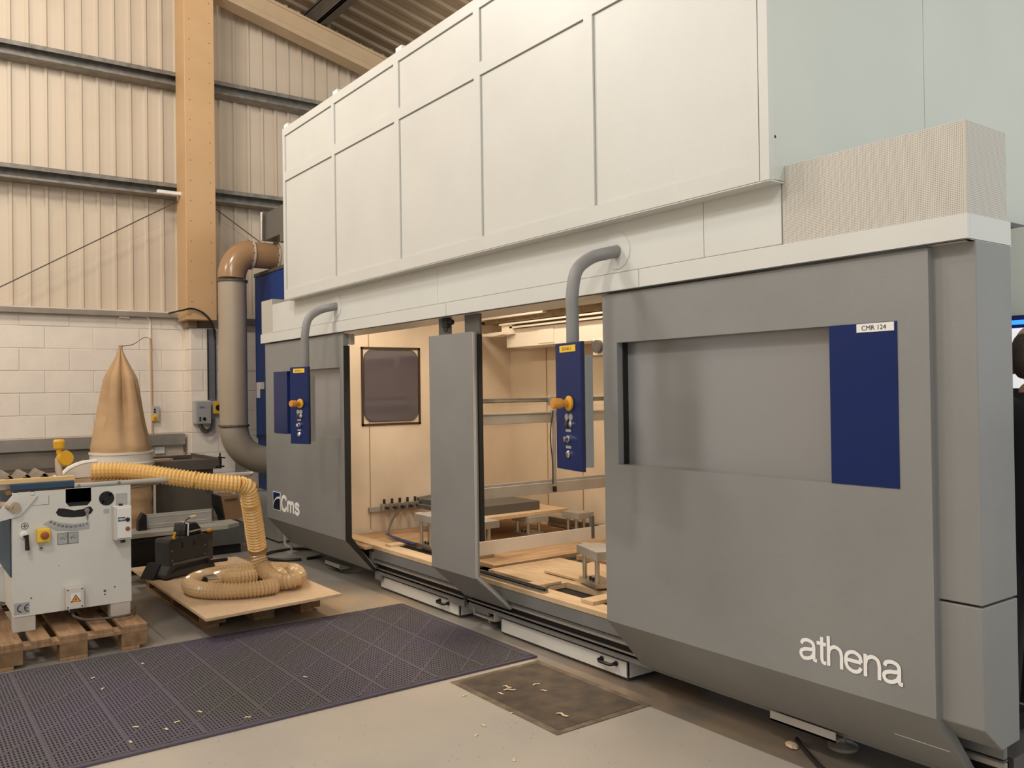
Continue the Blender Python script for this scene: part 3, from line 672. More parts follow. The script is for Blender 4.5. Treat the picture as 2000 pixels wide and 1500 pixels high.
clamp(-3.835, 3.395, .3585, .24, .13, .22, math.radians(-17), 'bright four-post clamp stand at the right door edge, nearest on the table')
clamp(-5.62, 4.24, .333, .20, .16, .165, 0, 'four-post clamp stand behind the white divider, left of the far pair', False)
clamp(-5.40, 4.56, .333, .16, .13, .185, 0, 'four-post clamp stand farthest right, beside the aluminium profiles')
clamp(-5.66, 3.34, .333, .20, .12, .25, 0, 'four-post clamp stand half hidden by the left edge of the centre door')
clamp(-5.09, 3.42, .333, .12, .14, .26, 0, 'clamp stand showing only a sliver at the right edge of the centre door')
single('plywood_board', MB().box((-6.5, 3.75, .500), (-5.52, 4.58, .528)), mdf_m, 'pale plywood board raised on clamp stands behind the partition', 'board', bev=.001)
single('vacuum_block', MB().box((-6.4, 3.70, .5285), (-5.62, 4.36, .60)).box((-6.4, 3.66, .5285), (-5.66, 3.82, .56)), dgrey_m, 'dark grey block lying on the raised plywood board behind the partition', 'block', bev=.004)
pf = thing('aluminium_profile', 'bright slotted aluminium profile lying along the back of the worktable', 'profile', (-5.2, 4.70, .335))
obj('profile_bar', MB().box((-5.9, 4.66, .34), (-4.72, 4.74, .37)).box((-5.9, 4.67, .37), (-4.72, 4.73, .385)).box((-5.9, 4.66, .385), (-4.72, 4.74, .415)), alu_m, pf, bev=.002)
obj('end_knob', MB().cyl((-5.93, 4.66, .40), (-5.93, 4.62, .40), .02, 10), steel_m, pf)
man = thing('valve_manifold', 'row of small pneumatic valves on the inner left wall above the table', 'valve', (-6.6, 3.6, .6))
obj('mounting_strip', B((-6.648, 3.32, .495), (-6.62, 3.95, .535)), alum_m, man, bev=.002)
for i in range(5):
    y = 3.42+i*.075
    v = obj('valve', MB().box((-6.62, y, .50), (-6.56, y+.045, .56)), alu_m, man, bev=.003)
    obj('fitting', MB().cyl((-6.59, y+.022, .56), (-6.59, y+.022, .60), .012, 8).cyl((-6.57, y+.022, .53), (-6.52, y+.022, .53), .012, 8), cable_m, v)
obj('air_filter', MB().cyl((-6.60, 3.78, .56), (-6.60, 3.97, .575), .03, 12), dgrey_m, man)
hs = [(-6.56, 3.60, .52), (-6.45, 3.45, .45), (-6.3, 3.33, .36), (-6.1, 3.31, .345), (-5.92, 3.30, .345), (-5.80, 3.30, .345)]
single('air_hose', MB().tube(spline(hs), .008, 8), gcable_m, 'grey air hose curling from the wall valves onto the left worktable', 'hose', smooth=True)
single('air_hose', MB().tube(spline([(a+.015, b-.03, max(c-.0, .342)) for a, b, c in hs[2:]]), .007, 8), bcable_m, 'blue air hose lying beside the grey one on the left worktable', 'hose', smooth=True)

# ============================================================= FLOOR ITEMS
# rubber mat: a real lattice of bars
MX0, MX1, MY0, MY1 = -5.415, -3.895, -.45, 2.955
mt = thing('rubber_floor_mat', 'large purple-grey rubber grid mat on the floor before the machine', 'mat', ((MX0+MX1)/2, 1.25, 0))
obj('mat_backing', B((MX0+.01, MY0, .001), (MX1-.01, MY1-.01, .004)), matd_m, mt)
lat = MB(); y = MY0; i = 0
while y < MY1:
    lat.box((MX0, y, .004), (MX1, y+.0085, .0150)); y += .0165
x = MX0+.03
while x < MX1:
    lat.box((x, MY0, .004), (x+.010, MY1, .0152)); x += .030
lo_ = obj('lattice', lat, mat_m, mt); lo_['kind'] = 'stuff'
rb = MB()
c = MX0+MY0
while c < MX1+MY1:
    # line X+Y=c
    xa = max(MX0, c-MY1); xb = min(MX1, c-MY0)
    if xb-xa > .03:
        h = .008
        rb.add([(xa, c-xa-h, .0162), (xa, c-xa+h, .0162), (xb, c-xb+h, .0162), (xb, c-xb-h, .0162), (xa, c-xa-h, .004), (xa, c-xa+h, .004), (xb, c-xb+h, .004), (xb, c-xb-h, .004)], [(0, 1, 2, 3), (4, 7, 6, 5), (0, 4, 5, 1), (2, 6, 7, 3), (1, 5, 6, 2), (3, 7, 4, 0)])
    c += .296
ro = obj('diagonal_rib', rb, mat_m, mt); ro['kind'] = 'stuff'
rb = MB(); y = MY0+.1
while y < MY1:
    rb.box((MX0, y, .004), (MX1, y+.014, .0158)); y += .297
ro = obj('cross_rib', rb, mat_m, mt); ro['kind'] = 'stuff'
rim = MB().box((MX0-.012, MY0, 0), (MX0+.012, MY1, .015)).box((MX1-.012, MY0, 0), (MX1+.022, MY1, .013)).box((MX0-.012, MY1-.012, 0), (MX1+.022, MY1+.018, .013))
obj('mat_border', rim, mat('mat_rim', (84, 76, 88), .6), mt, bev=.004)
# steel cover plate
sp = thing('floor_cover_plate', 'dark worn steel access cover let into the floor near the mat corner', 'floor plate', (-3.37, 2.65, 0))
obj('cover', B((-3.79, 2.40, .001), (-2.985, 2.905, .006)), rust_m, sp, bev=.002)
obj('frame', MB().box((-3.825, 2.365, 0), (-2.95, 2.40, .004)).box((-3.825, 2.905, 0), (-2.95, 2.94, .004)).box((-3.825, 2.40, 0), (-3.79, 2.905, .004)).box((-2.985, 2.40, 0), (-2.95, 2.905, .004)), rustf_m, sp, bev=.001)
# wood shavings: countable, scattered
def shaving(x, y, z, L, a, label, grp):
    pts = [Vector((-L/2, 0, 0)), Vector((-L/6, L*.08, L*.06)), Vector((L/6, -L*.06, L*.03)), Vector((L/2, L*.05, 0))]
    R = Matrix.Rotation(a, 3, 'Z'); path = [R @ p for p in spline(pts, 3)]
    mb = MB(); wd = R @ Vector((0, .0035+L*.04, 0)); n = len(path)
    vs = [p-wd for p in path]+[p+wd for p in path]+[p-wd+Vector((0, 0, .002)) for p in path]+[p+wd+Vector((0, 0, .002)) for p in path]
    fs = []
    for k in range(n-1): fs += [(k, k+1, n+k+1, n+k), (2*n+k, 3*n+k, 3*n+k+1, 2*n+k+1), (k, 2*n+k, 2*n+k+1, k+1), (n+k, n+k+1, 3*n+k+1, 3*n+k)]
    mb.add(vs, fs)
    mb.v = [(v[0]+x, v[1]+y, v[2]+z) for v in mb.v]
    return single('wood_shaving', mb, shav_m, label, 'wood shaving', grp, loc=(x, y, z))
for px_, L, a, lb_ in (((-3.568,2.541,0.008), .05, .3, 'curled wood shaving at the top of the shaving cluster on the dark floor cover'), ((-3.523,2.525,0.008), .06, 1.0, 'longest curled wood shaving in the cluster on the dark floor cover'), ((-3.505,2.681,0.008), .04, 1.5, 'upright V-shaped wood shaving at the far middle of the dark floor cover'), ((-3.509,2.461,0.008), .035, .2, 'short wood shaving nearest the left corner of the dark floor cover'), ((-3.411,2.654,0.008), .03, .6, 'small wood shaving right of the cluster on the dark floor cover')):
    shaving(px_[0], px_[1], .008, L, a, lb_, 'shavings on the floor cover')
p = (-3.102,2.519,0.008)
shaving(p[0], p[1], .009, .065, .2, 'largest pale wood chip near the front corner of the dark floor cover', None)
for px_, lb_ in (((-3.281,2.367,-0), 'thin wood shaving lying across the left edge strip of the floor cover'), ((-3.614,2.318,0), 'small wood shaving on bare floor just left of the floor cover'), ((-3.238,2.173,0), 'straight wood shaving on bare floor, between the two nearest the cover'), ((-2.862,2.068,0), 'pale wood shaving at the bottom of the picture on bare floor'), ((-3.166,2.087,0), 'small crumb of wood shaving farthest left on the bare floor')):
    shaving(px_[0], px_[1], .001, .03, random.uniform(0, 3), lb_, 'shavings on the bare floor')
for px_, lb_ in (((-4.804,0.9,0.016), 'bright wood shaving on the mat below the nearest pallet block'), ((-5.019,0.893,0.016), 'wood shaving on the mat closest to the panel saw pallet'), ((-3.956,1.352,0.016), 'long wood shaving on the mat, rightmost near its front edge'), ((-4.155,0.912,0.016), 'wood shaving near the front of the mat, left of its mate pair'), ((-4.044,1.015,0.016), 'wood shaving near the front edge of the mat, middle of a row'), ((-4.101,1.077,0.016), 'slanting wood shaving near the mat front, right of the row'), ((-3.992,0.854,0.016), 'nearest wood shaving, at the very front edge of the mat'), ((-5.113,1.16,0.016), 'small wood shaving on the mat between the two pallets'), ((-4.329,1.785,0.016), 'wood shaving on the mat below the pale board corner'), ((-4.167,1.196,0.016), 'thin wood shaving in the middle of the mat front half')):
    shaving(px_[0], px_[1], .0175, .028, random.uniform(0, 3), lb_, 'shavings on the rubber mat')
p = (-2.247,3.049,0)
single('wood_chip', MB().lathe((p[0], p[1], .002), [(.012, 0), (.03, .008), (.022, .018), (.006, .022)], 7, (.2, .1, 1)), mdf_m, 'chunky pale wood chip on the brown floor strip under the machine', 'wood chip', loc=(p[0], p[1], 0))
single('floor_cable', MB().tube(spline([(-2.27, 3.12, .012), (-2.15, 3.03, .012), (-1.98, 2.93, .012), (-1.75, 2.90, .012), (-1.5, 2.97, .012)]), .011, 8), cable_m, 'black cable lying on the floor under the right end of the machine', 'cable', smooth=True)
single('floor_cable', MB().tube(arc((-7.72, 3.10, .014), .28, 0, 2*PI*.97, 40, (1, 0, 0), (0, 1, 0)), .013, 8), cable_m, 'loop of black cable on the floor round the left machine foot', 'cable', smooth=True)

# ---- pallets
def pallet(x0, x1, y0, y1, label, nb=5, ztop=.144):
    t = thing('wooden_pallet', label, 'pallet', ((x0+x1)/2, (y0+y1)/2, 0))
    L = x1-x0; Wd = y1-y0
    for i in range(3):          # skids run in X, deck boards in... deck boards run along X too on their stringers
        yy = y0+(Wd-.145)*i/2 if i != 1 else y0+Wd/2-.0725
        obj('bottom_board', B((x0, yy, 0), (x1, yy+(.145 if i == 1 else .1), .022)), pallet_m, t, bev=.002)
        for j in range(3):
            xx = x0+(L-.1)*j/2
            b_ = obj('block', B((xx, yy, .022), (xx+.1, yy+.145, .10)), pbloc_m, t, bev=.003)
    for j in range(3):
        xx = x0+(L-.12)*j/2
        obj('stringer_board', B((xx, y0, .10), (xx+.12, y1, .122)), pallet_m, t, bev=.002)
    ws = [.145, .10, .145, .10, .145]; gap = (Wd-sum(ws))/4; yy = y0
    for w_ in ws:
        obj('deck_board', B((x0+random.uniform(0, .012), yy, .122), (x1-random.uniform(0, .012), yy+w_, .144)), pallet_m, t, bev=.003)
        yy += w_+gap
    return t
pallet(-6.70, -5.50, .48, 1.28, 'worn wooden pallet carrying the white panel saw at the left')
pallet(-7.17, -5.68, 1.66, 2.46, 'wooden pallet under the pale board with the coiled hose')
pb = thing('particle_board', 'large pale chipboard sheet lying on the right-hand pallet', 'board', (-6.25, 2.03, .144))
bo = MB().prism([(-5.290, 1.563), (-5.375, 2.480), (-6.58, 2.468), (-6.66, 2.38), (-7.17, 2.37), (-7.245, 1.565)], 'z', .146, .164)
obj('board_sheet', bo, mdf_m, pb, bev=.001)

# ============================================================= PANEL SAW
saw = thing('panel_saw', 'white and blue table saw with tilt scale standing on the left pallet', 'saw', (-6.2, .93, .144))
XF = -5.75
body = obj('cabinet', MB().box((-6.75, .605, .24), (XF-.004, 1.245, .90)), mach_m, saw, bev=.006)
# front plate with the two openings cut out as polygons (outer face strips)
def SX(y, z): return (y, z)
import bmesh
def plate_with_holes(y0, z0, y1, z1, holes, x0, x1, name, m, parent):
    cu = bpy.data.curves.new('p', 'CURVE'); cu.dimensions = '2D'; cu.fill_mode = 'BOTH'; cu.extrude = (x1-x0)/2
    for poly in [[(y0, z0), (y1, z0), (y1, z1), (y0, z1)]]+holes:
        s = cu.splines.new('POLY'); s.points.add(len(poly)-1)
        for i, p in enumerate(poly): s.points[i].co = (p[0], p[1], 0, 1)
        s.use_cyclic_u = True
    to = bpy.data.objects.new('t', cu); COL.objects.link(to); bpy.context.view_layer.update()
    me0 = to.to_mesh(); mb = MB()
    mb.add([((x0+x1)/2+v.co.z, v.co.x, v.co.y) for v in me0.vertices], [tuple(p.vertices) for p in me0.polygons]); to.to_mesh_clear()
    bpy.data.objects.remove(to); bpy.data.curves.remove(cu)
    return obj(name, mb, m, parent)
p1 = (-5.75,0.883,0.932); p2 = (-5.75,1.022,0.849)
h1 = [(p1[1], .958), (p2[1], .958), (p2[1], p2[2]+.025), (p2[1]-.02, p2[2]), (p1[1]+.02, p2[2]), (p1[1], p2[2]+.025)]
# tilt slot (banana)
sl = [(-5.75,0.83,0.821), (-5.75,0.844,0.844), (-5.75,0.874,0.841), (-5.75,0.929,0.824), (-5.75,0.976,0.828), (-5.75,0.999,0.839), (-5.75,1.019,0.84), (-5.75,1.033,0.817), (-5.75,1.021,0.796), (-5.75,0.976,0.782), (-5.75,0.92,0.782), (-5.75,0.871,0.789), (-5.75,0.841,0.801)]
h2 = [(p[1], p[2]) for p in sl]
plate_with_holes(.605, .235, 1.245, .955, [h1, h2], -5.756, -5.748, 'front_plate', mach_m, saw)
obj('slot_backing', B((-5.7538, .74, .78), (-5.7533, 1.15, .95)), black_m, saw)
obj('side_panel', B((-6.75, .598, .46), (-5.80, .606, .94)), sawblue_m, saw)
for y, x in ((.605, XF), (1.125, XF)): obj('foot', B((x-.10, y, .144), (x-.002, y+.115, .24)), mat('foot_white', (196, 186, 174), .6, noise=.15), saw, bev=.004)
for y in (.605, 1.125): obj('foot', B((-6.70, y, .144), (-6.60, y+.115, .24)), MC['foot_white'], saw, bev=.004)
obj('table_top', B((-6.95, .58, .938), (-5.78, 1.42, .966)), castiron, saw, bev=.003)
obj('blue_beam', B((-5.80, .60, .967), (-5.745, .93, 1.003)), sawblue_m, saw, bev=.003)
obj('table_pad', MB().box((-5.80, .93, .93), (-5.76, 1.22, .958)), black_m, saw)
cl = obj('clamp_bracket', MB().box((-5.77, .61, .935), (-5.742, .635, .955)).box((-5.77, .70, .935), (-5.742, .72, .955)).box((-5.765, .63, .938), (-5.75, .70, .945)), chrome_m, saw, bev=.002)
rail_ = obj('fence_rail', MB().cyl((-5.765, .93, .968), (-5.765, 2.00, .968), .017, 14), alum_m, saw, smooth=True)
for y in (.955, 1.18): obj('rail_bolt', MB().lathe((-5.748, y, .972), [(.009, 0), (.009, .004), (.001, .005)], 10, (1, 0, 0)), steel_m, rail_)
obj('rail_end_cap', MB().cyl((-5.765, 2.0, .968), (-5.765, 2.02, .968), .019, 14), chrome_m, rail_, smooth=True)
# support arm with roller at left
ar = [(-5.73,0.466,0.744), (-5.73,0.467,0.825), (-5.73,0.542,0.864), (-5.73,0.568,0.894), (-5.73,0.609,0.947), (-5.73,0.734,0.927), (-5.73,0.66,0.836), (-5.73,0.645,0.819), (-5.73,0.542,0.797)]
obj('support_arm', MB().prism([(p[1], p[2]) for p in ar], 'x', -5.746, -5.735), mach_m, saw, bev=.001)
c0 = (-5.72,0.615,0.876)
obj('roller_arm', MB().cyl((-5.71, c0[1], c0[2]), (-6.1, c0[1]-.33, c0[2]+.05), .022, 14).lathe((-5.734, c0[1], c0[2]), [(.028, 0), (.028, .03), (.001, .031)], 20, (1, 0, 0)), mat('roller_tan', (168, 150, 128), .45), saw, smooth=True)
def disc(c, r, m, nm, par, t=.003, seg=24, ax=(1, 0, 0), prof=None): return obj(nm, MB().lathe(c, prof or [(r, 0), (r, t), (.001, t+.0005)], seg, ax), m, par, smooth=True)
hd = disc((-5.748,1.108,0.882), .043, black_m, 'vent_grille', saw, prof=[(.043, 0), (.043, .004), (.036, .004), (.036, .002), (.02, .002), (.02, .004), (.001, .004)])
a = (-5.748,1.16,0.906); b = (-5.748,1.227,0.837)
obj('data_plate', B((a[0], a[1], b[2]), (a[0]+.001, b[1], a[2])), silver_m, saw)
a = (-5.748,1.09,0.818); b = (-5.748,1.121,0.79)
obj('data_plate', B((a[0], a[1], b[2]), (a[0]+.001, b[1], a[2])), silver_m, saw)
a = (-5.748,0.705,0.925); b = (-5.748,0.795,0.872)
obj('hatch_seam', MB().box((a[0], a[1], b[2]), (a[0]+.001, b[1], b[2]+.002)).box((a[0], b[1]-.002, b[2]), (a[0]+.001, b[1], a[2])), dgrey_m, saw)
# tilt scale plate
sc = [(-5.748,0.759,0.758), (-5.748,0.802,0.781), (-5.748,0.854,0.758), (-5.748,0.928,0.744), (-5.748,1.012,0.748), (-5.748,1.012,0.705), (-5.748,0.927,0.701), (-5.748,0.834,0.711)]
obj('tilt_scale', MB().prism([(p[1], p[2]) for p in sc], 'x', -5.748, -5.747), silver_m, saw)
tk = [(-5.747,0.802,0.766), (-5.747,0.821,0.755), (-5.747,0.843,0.744), (-5.747,0.864,0.736), (-5.747,0.886,0.732), (-5.747,0.908,0.728), (-5.747,0.933,0.728), (-5.747,0.958,0.729), (-5.747,0.981,0.73), (-5.747,1,0.737)]
for i, q in enumerate(tk): text('scale_number', str(45-5*i), (q[0], q[1]-.007, q[2]-.005), (0, 1, 0), (0, 0, 1), .016 if i < 8 else .008, .011, text_b, saw, .0006, wt=.03)
pa = (-5.74,0.997,0.815); pb_ = (-5.74,0.999,0.75)
obj('scale_pointer', MB().prism([(pa[1]-.01, pa[2]), (pa[1]+.012, pa[2]), (pb_[1], pb_[2])], 'x', -5.744, -5.741).lathe((-5.75, pa[1], pa[2]+.005), [(.014, 0), (.014, .012), (.001, .013)], 14, (1, 0, 0)), steel_m, saw)
a = (-5.748,0.837,0.696); b = (-5.748,0.949,0.628); cy = (a[1]+b[1])/2
pg = obj('pictogram_plate', B((a[0], a[1], b[2]), (a[0]+.001, b[1], a[2])), silver_m, saw)
e = .0022
pm = MB()
for y0_, y1_ in ((a[1], cy), (cy, b[1])):
    pm.box((a[0]+.001, y0_, b[2]), (a[0]+.0016, y1_, b[2]+e)).box((a[0]+.001, y0_, a[2]-e), (a[0]+.0016, y1_, a[2])).box((a[0]+.001, y0_, b[2]), (a[0]+.0016, y0_+e, a[2])).box((a[0]+.001, y1_-e, b[2]), (a[0]+.0016, y1_, a[2]))
    zc = (a[2]+b[2])/2; yc = (y0_+y1_)/2
    pm.tube(arc((a[0]+.0014, yc+.008, zc+.008), .010, 0, 2*PI*.98, 14, (0, 1, 0), (0, 0, 1)), .0007, 4)
    pm.tube(arc((a[0]+.0014, yc-.01, zc-.014), .022, .3, 1.9, 10, (0, 1, 0), (0, 0, 1)), .0008, 4)
    pm.prism([(yc-.012, zc-.004), (yc-.006, zc-.004), (yc-.009, zc+.006)], 'x', a[0]+.001, a[0]+.0016)
obj('pictogram', pm, text_b, pg)
# round symbol
q = (-5.748,0.668,0.757)
obj('round_symbol', MB().tube(arc(q, .018, 0, 2*PI, 24, (0, 1, 0), (0, 0, 1)), .0016, 6).box((q[0], q[1]-.015, q[2]-.001), (q[0]+.001, q[1]+.015, q[2]+.001)).prism([(q[1]-.002, q[2]-.013), (q[1]+.002, q[2]-.013), (q[1]+.002, q[2]+.013), (q[1]-.002, q[2]+.013)], 'x', q[0], q[0]+.001).prism([(q[1]-.009, q[2]-.005), (q[1]-.003, q[2]), (q[1]-.009, q[2]+.005)], 'x', q[0], q[0]+.0012).prism([(q[1]+.009, q[2]-.005), (q[1]+.003, q[2]), (q[1]+.009, q[2]+.005)], 'x', q[0], q[0]+.0012), text_b, saw)
# handle lever
q = (-5.75,0.669,0.708); q2 = (-5.75,0.676,0.621)
hl = obj('lever_handle', MB().tube([(-5.715, q[1], q[2]), (-5.712, q[1]+.004, q[2]-.02), (-5.712, q2[1], q2[2])], .01, 10, rad=[.016, .010, .0125]), blackp_m, saw, smooth=True)
obj('lever_boss', MB().lathe((-5.75, q[1]-.006, q[2]), [(.022, 0), (.022, .012), (.014, .016), (.014, .03)], 18, (1, 0, 0)), white_m, hl, smooth=True)
# yellow isolator
a = (-5.75,0.725,0.738); b = (-5.75,0.794,0.658)
iso = obj('isolator_box', B((-5.748, a[1], b[2]), (-5.70, b[1], a[2])), yel2_m, saw, bev=.006)
obj('isolator_knob', MB().lathe((-5.70, (a[1]+b[1])/2+.005, (a[2]+b[2])/2), [(.023, 0), (.021, .012), (.012, .016), (.001, .016)], 18, (1, 0, 0)), red_m, iso, smooth=True)
q = (-5.748,0.75,0.621)
disc(q, .013, silver_m, 'key_lock', saw, .006)
disc((q[0]+.006, q[1], q[2]), .005, black_m, 'key_slot', saw, .001)
# starter box on the right
a = (-5.7,1.135,0.835); b = (-5.7,1.241,0.63)
st = obj('starter_box', B((-5.748, a[1], b[2]), (-5.665, b[1]-.008, a[2])), mat('starter_grey', (200, 196, 188), .45), saw, bev=.004)
obj('starter_cover', B((-5.665, a[1]+.014, b[2]+.012), (-5.655, b[1]-.012, a[2]-.008)), offw_m, st, bev=.002)
ym = b[1]-.034
for q_, m_ in ((.60, blackp_m), (.33, red_m)):
    obj('push_button', MB().lathe((-5.655, ym, b[2]+(a[2]-b[2])*q_), [(.013, 0), (.013, .004), (.010, .005), (.010, .009), (.001, .01)], 16, (1, 0, 0)), m_, st, smooth=True)
bl = obj('brand_label', B((-5.655, a[1]+.018, b[2]+(a[2]-b[2])*.56), (-5.6542, a[1]+.058, b[2]+(a[2]-b[2])*.68)), mat('label_navy', (22, 26, 66), .5), st)
text('lettering', 'MEM', (-5.6541, a[1]+.021, b[2]+(a[2]-b[2])*.59), (0, 1, 0), (0, 0, 1), .033, .013, text_w, st, .0004, wt=.02)
obj('box_gland', MB().cyl((-5.70, (a[1]+b[1])/2, b[2]), (-5.70, (a[1]+b[1])/2, b[2]-.02), .014, 10), blackp_m, st)
obj('box_gland', MB().cyl((-5.70, (a[1]+b[1])/2-.01, a[2]), (-5.70, (a[1]+b[1])/2-.01, a[2]+.012), .012, 10), blackp_m, st)
# lower junction box with warning sign
a = (-5.7,0.87,0.375); b = (-5.7,0.968,0.248)
jb = obj('junction_box', B((-5.748, a[1], b[2]), (-5.69, b[1], a[2])), mat('junction_grey', (206, 200, 190), .5), saw, bev=.004)
for yy in (a[1]+.011, b[1]-.011):
    for zz in (a[2]-.012, b[2]+.012): disc((-5.69, yy, zz), .0045, black_m, 'cover_screw', jb, .001, 10)
yc = (a[1]+b[1])/2+.004; zc = (a[2]+b[2])/2-.008
obj('warning_sticker', B((-5.69, yc-.026, zc-.018), (-5.6893, yc+.026, zc+.038)), offw_m, jb)
def tri(y, z, r): return [(y-r*.95, z-r*.5), (y+r*.95, z-r*.5), (y, z+r)]
obj('warning_triangle', MB().prism(tri(yc, zc, .030), 'x', -5.6893, -5.6888), text_b, jb)
obj('warning_field', MB().prism(tri(yc, zc, .023), 'x', -5.6888, -5.6884), mat('warning_orange', (236, 150, 50), .5), jb)
obj('lightning_symbol', MB().prism([(yc+.004, zc+.014), (yc-.006, zc+.001), (yc-.001, zc+.001), (yc-.004, zc-.009), (yc+.006, zc+.003), (yc+.001, zc+.003)], 'x', -5.6884, -5.6880), text_b, jb)
a2 = (-5.748,0.609,0.307); b2 = (-5.748,0.689,0.253); b3 = (-5.748,0.686,0.263)
obj('ce_plate', B((a2[0], a2[1], b2[2]-.005), (a2[0]+.001, b2[1], b2[2]+.062)), silver_m, saw)
zb_ = b2[2]+.010
def ce(y, z, r, bar):
    mb = MB().tube(arc((-5.7465, y, z), r, PI*.5, PI*1.5, 16, (0, 1, 0), (0, 0, 1)), .0028, 6)
    if bar: mb.box((-5.7475, y-r, z-.002), (-5.7462, y-.002, z+.002))
    return mb
obj('ce_mark', ce(a2[1]+.038, zb_+.019, .020, False), text_b, saw); obj('ce_mark', ce(a2[1]+.074, zb_+.019, .020, True), text_b, saw)
for q, r in (((-5.748,1.149,0.336), .005), ((-5.748,1.093,0.319), .008), ((-5.748,1.093,0.297), .005), ((-5.748,0.697,0.335), .005), ((-5.748,0.843,0.504), .003)): disc(q, r, dgrey_m, 'plug', saw, .001, 12)
obj('power_cable', MB().tube(spline([(-5.715, 0.91, .225), (-5.71, 0.918, .20), (-5.68, 0.984, .175), (-5.66, 1.083, .172), (-5.66, 1.184, .170), (-5.72, 1.249, .165), (-5.9, 1.30, .16)]), .0075, 8), gcable_m, saw, smooth=True)
obj('cable_gland', MB().cyl((-5.715, 0.91, .245), (-5.715, 0.91, .222), .016, 12), blackp_m, saw, smooth=True)
# sliding carriage in front of / beside the body (lower left, out of frame mostly)
obj('outrigger', MB().prism([(.59, .46), (.605, .46), (.605, .24), (.30, .36)], 'x', -6.5, -6.2), mach_m, saw)
# blade guard: white hood with hose outlet
gd = (-6.35,0.928,1.02); ge = (-6.35,1.143,1.006)
gy0, gy1 = gd[1], ge[1]+.02; Lg = gy1-gy0
gp = [(gy0, .967), (gy0+Lg*.10, 1.010), (gy0+Lg*.26, 1.045), (gy0+Lg*.45, 1.066), (gy0+Lg*.65, 1.080), (gy1, 1.086), (gy1, .967)]
gh = obj('blade_guard', MB().prism(gp, 'x', -6.37, -6.31), mat('guard_white', (226, 218, 206), .35), saw, bev=.006)
obj('guard_rib', MB().tube([(-6.308, p[0]+.004, p[1]-.012) for p in gp[:6]], .004, 6), offw_m, gh)
# things on the saw table
tb = single('timber_batten', MB().obox((-5.805, .69, 1.0165), 0, .05, .50, .026), mat('pine_batten', (226, 190, 132), .6, noise=.15, stretch=(8, 1, 8)), 'pale pine batten lying along the front of the saw table', 'batten', bev=.001)
cs = MB(); N_ = 28; pts = []
for i in range(N_*2+1):
    y = .30+.545*i/(N_*2); pts.append((y, 1.034+.022*math.sin((y-.30)/.092*2*PI)))
cs.prism(pts+[(p[0], p[1]-.006) for p in pts[::-1]], 'x', -6.25, -5.825)
single('corrugated_sheet', cs, mat('fibre_sheet', (132, 120, 104), .7, noise=.2), 'short grey corrugated roofing offcut lying on the saw table', 'sheet', smooth=False)
single('white_board', MB().obox((-6.045, .66, .985), 0, .41, .50, .036), mat('white_melamine', (226, 216, 200), .5), 'white board under the corrugated offcut on the saw table', 'board', bev=.001)
hg = thing('handle_guard', 'yellow-knobbed push handle standing on the saw table', 'handle', (-5.95, .93, 1.0))
q = (-5.95,0.887,1.097)
obj('post', MB().tube([(-5.95, q[1]-.0, .967), (-5.95, q[1]-.01, 1.06), (-5.95, q[1]-.015, 1.13)], .01, 10, rad=[.014, .02, .016]), mat('post_tan', (198, 180, 156), .5), hg, smooth=True)
q = (-5.95,0.904,1.124)
obj('disc_knob', MB().lathe((-5.975, q[1], q[2]), [(.02, 0), (.047, .008), (.050, .03), (.044, .045), (.001, .047)], 22, (.9, .35, .1)), yellow_m, hg, smooth=True)
q = (-5.95,0.88,1.21)
obj('top_knob', MB().lathe((-5.95, q[1], q[2]-.028), [(.014, -.03), (.016, 0), (.030, .008), (.034, .05), (.026, .062), (.001, .064)], 20, (0, 0, 1)), yellow_m, hg, smooth=True)

# ============================================================= EXTRACTION HOSE
def hose(path, r, name, m, parent, pitch=.023, amp=.0052, seg=14):
    P = resample(path, pitch/4); rad = [r+amp*math.cos(2*PI*i/4) for i in range(len(P))]
    return obj(name, MB().tube(P, r, seg, True, rad), m, parent, smooth=False)
hz = thing('extraction_hose', 'long yellow ribbed extraction hose draped from the saw to the pallet board', 'hose', (-6, 1.6, .164))
pA = [(-6,1.074,1.031), (-5.95,1.229,1.027), (-5.87,1.365,1.01), (-5.79,1.502,0.983), (-5.71,1.688,0.946), (-5.67,1.824,0.926), (-5.66,1.898,0.915)]
h_a = hose(spline(pA, 12), .053, 'hose_section', hose_y, hz)
q1 = Vector((-5.66,1.898,0.915)); q3 = Vector((-5.72,1.989,0.77)); qm = Vector((-5.67,1.962,0.889))
hose(spline([q1, qm*.8+(q1+q3)*.1, q3], 12), .053, 'hose_section', hose_y, hz)
d_ = Vector((0, .5, -.86)); obj('elbow_band', MB().tube([Vector((-5.71,1.969,0.882)), Vector((-5.71,1.969,0.882))+Vector((-.01, .022, -.03))], .0625, 20), mat('elbow_brown', (150, 112, 70), .4), hz, smooth=True)
pB = [(-5.75,1.996,0.801), (-5.8,2.033,0.671), (-5.86,2.07,0.538), (-5.9,2.098,0.434)]
h_b = hose(spline(pB, 12), .060, 'hose_section', hose_y, hz)
cz = .164+.056
C0 = Vector((-5.97, 2.04, cz))
def ell(a, rr=1.0): return Vector((C0.x+.33*rr*math.cos(a), C0.y+.36*rr*math.sin(a), cz))
pC = [Vector((-5.87,2.067,0.537)), Vector((-5.93,2.097,0.402)), Vector((-5.93,2.125,0.291))]
coil = [Vector((-5.80, 2.13, .34)), Vector((-5.68, 2.22, .25)), Vector((-5.66, 2.36, cz))]
for i in range(1, 22): 
    a = math.radians(40 + i*19); coil.append(ell(a, 1.0 - i*.012) + Vector((0, 0, 0)))
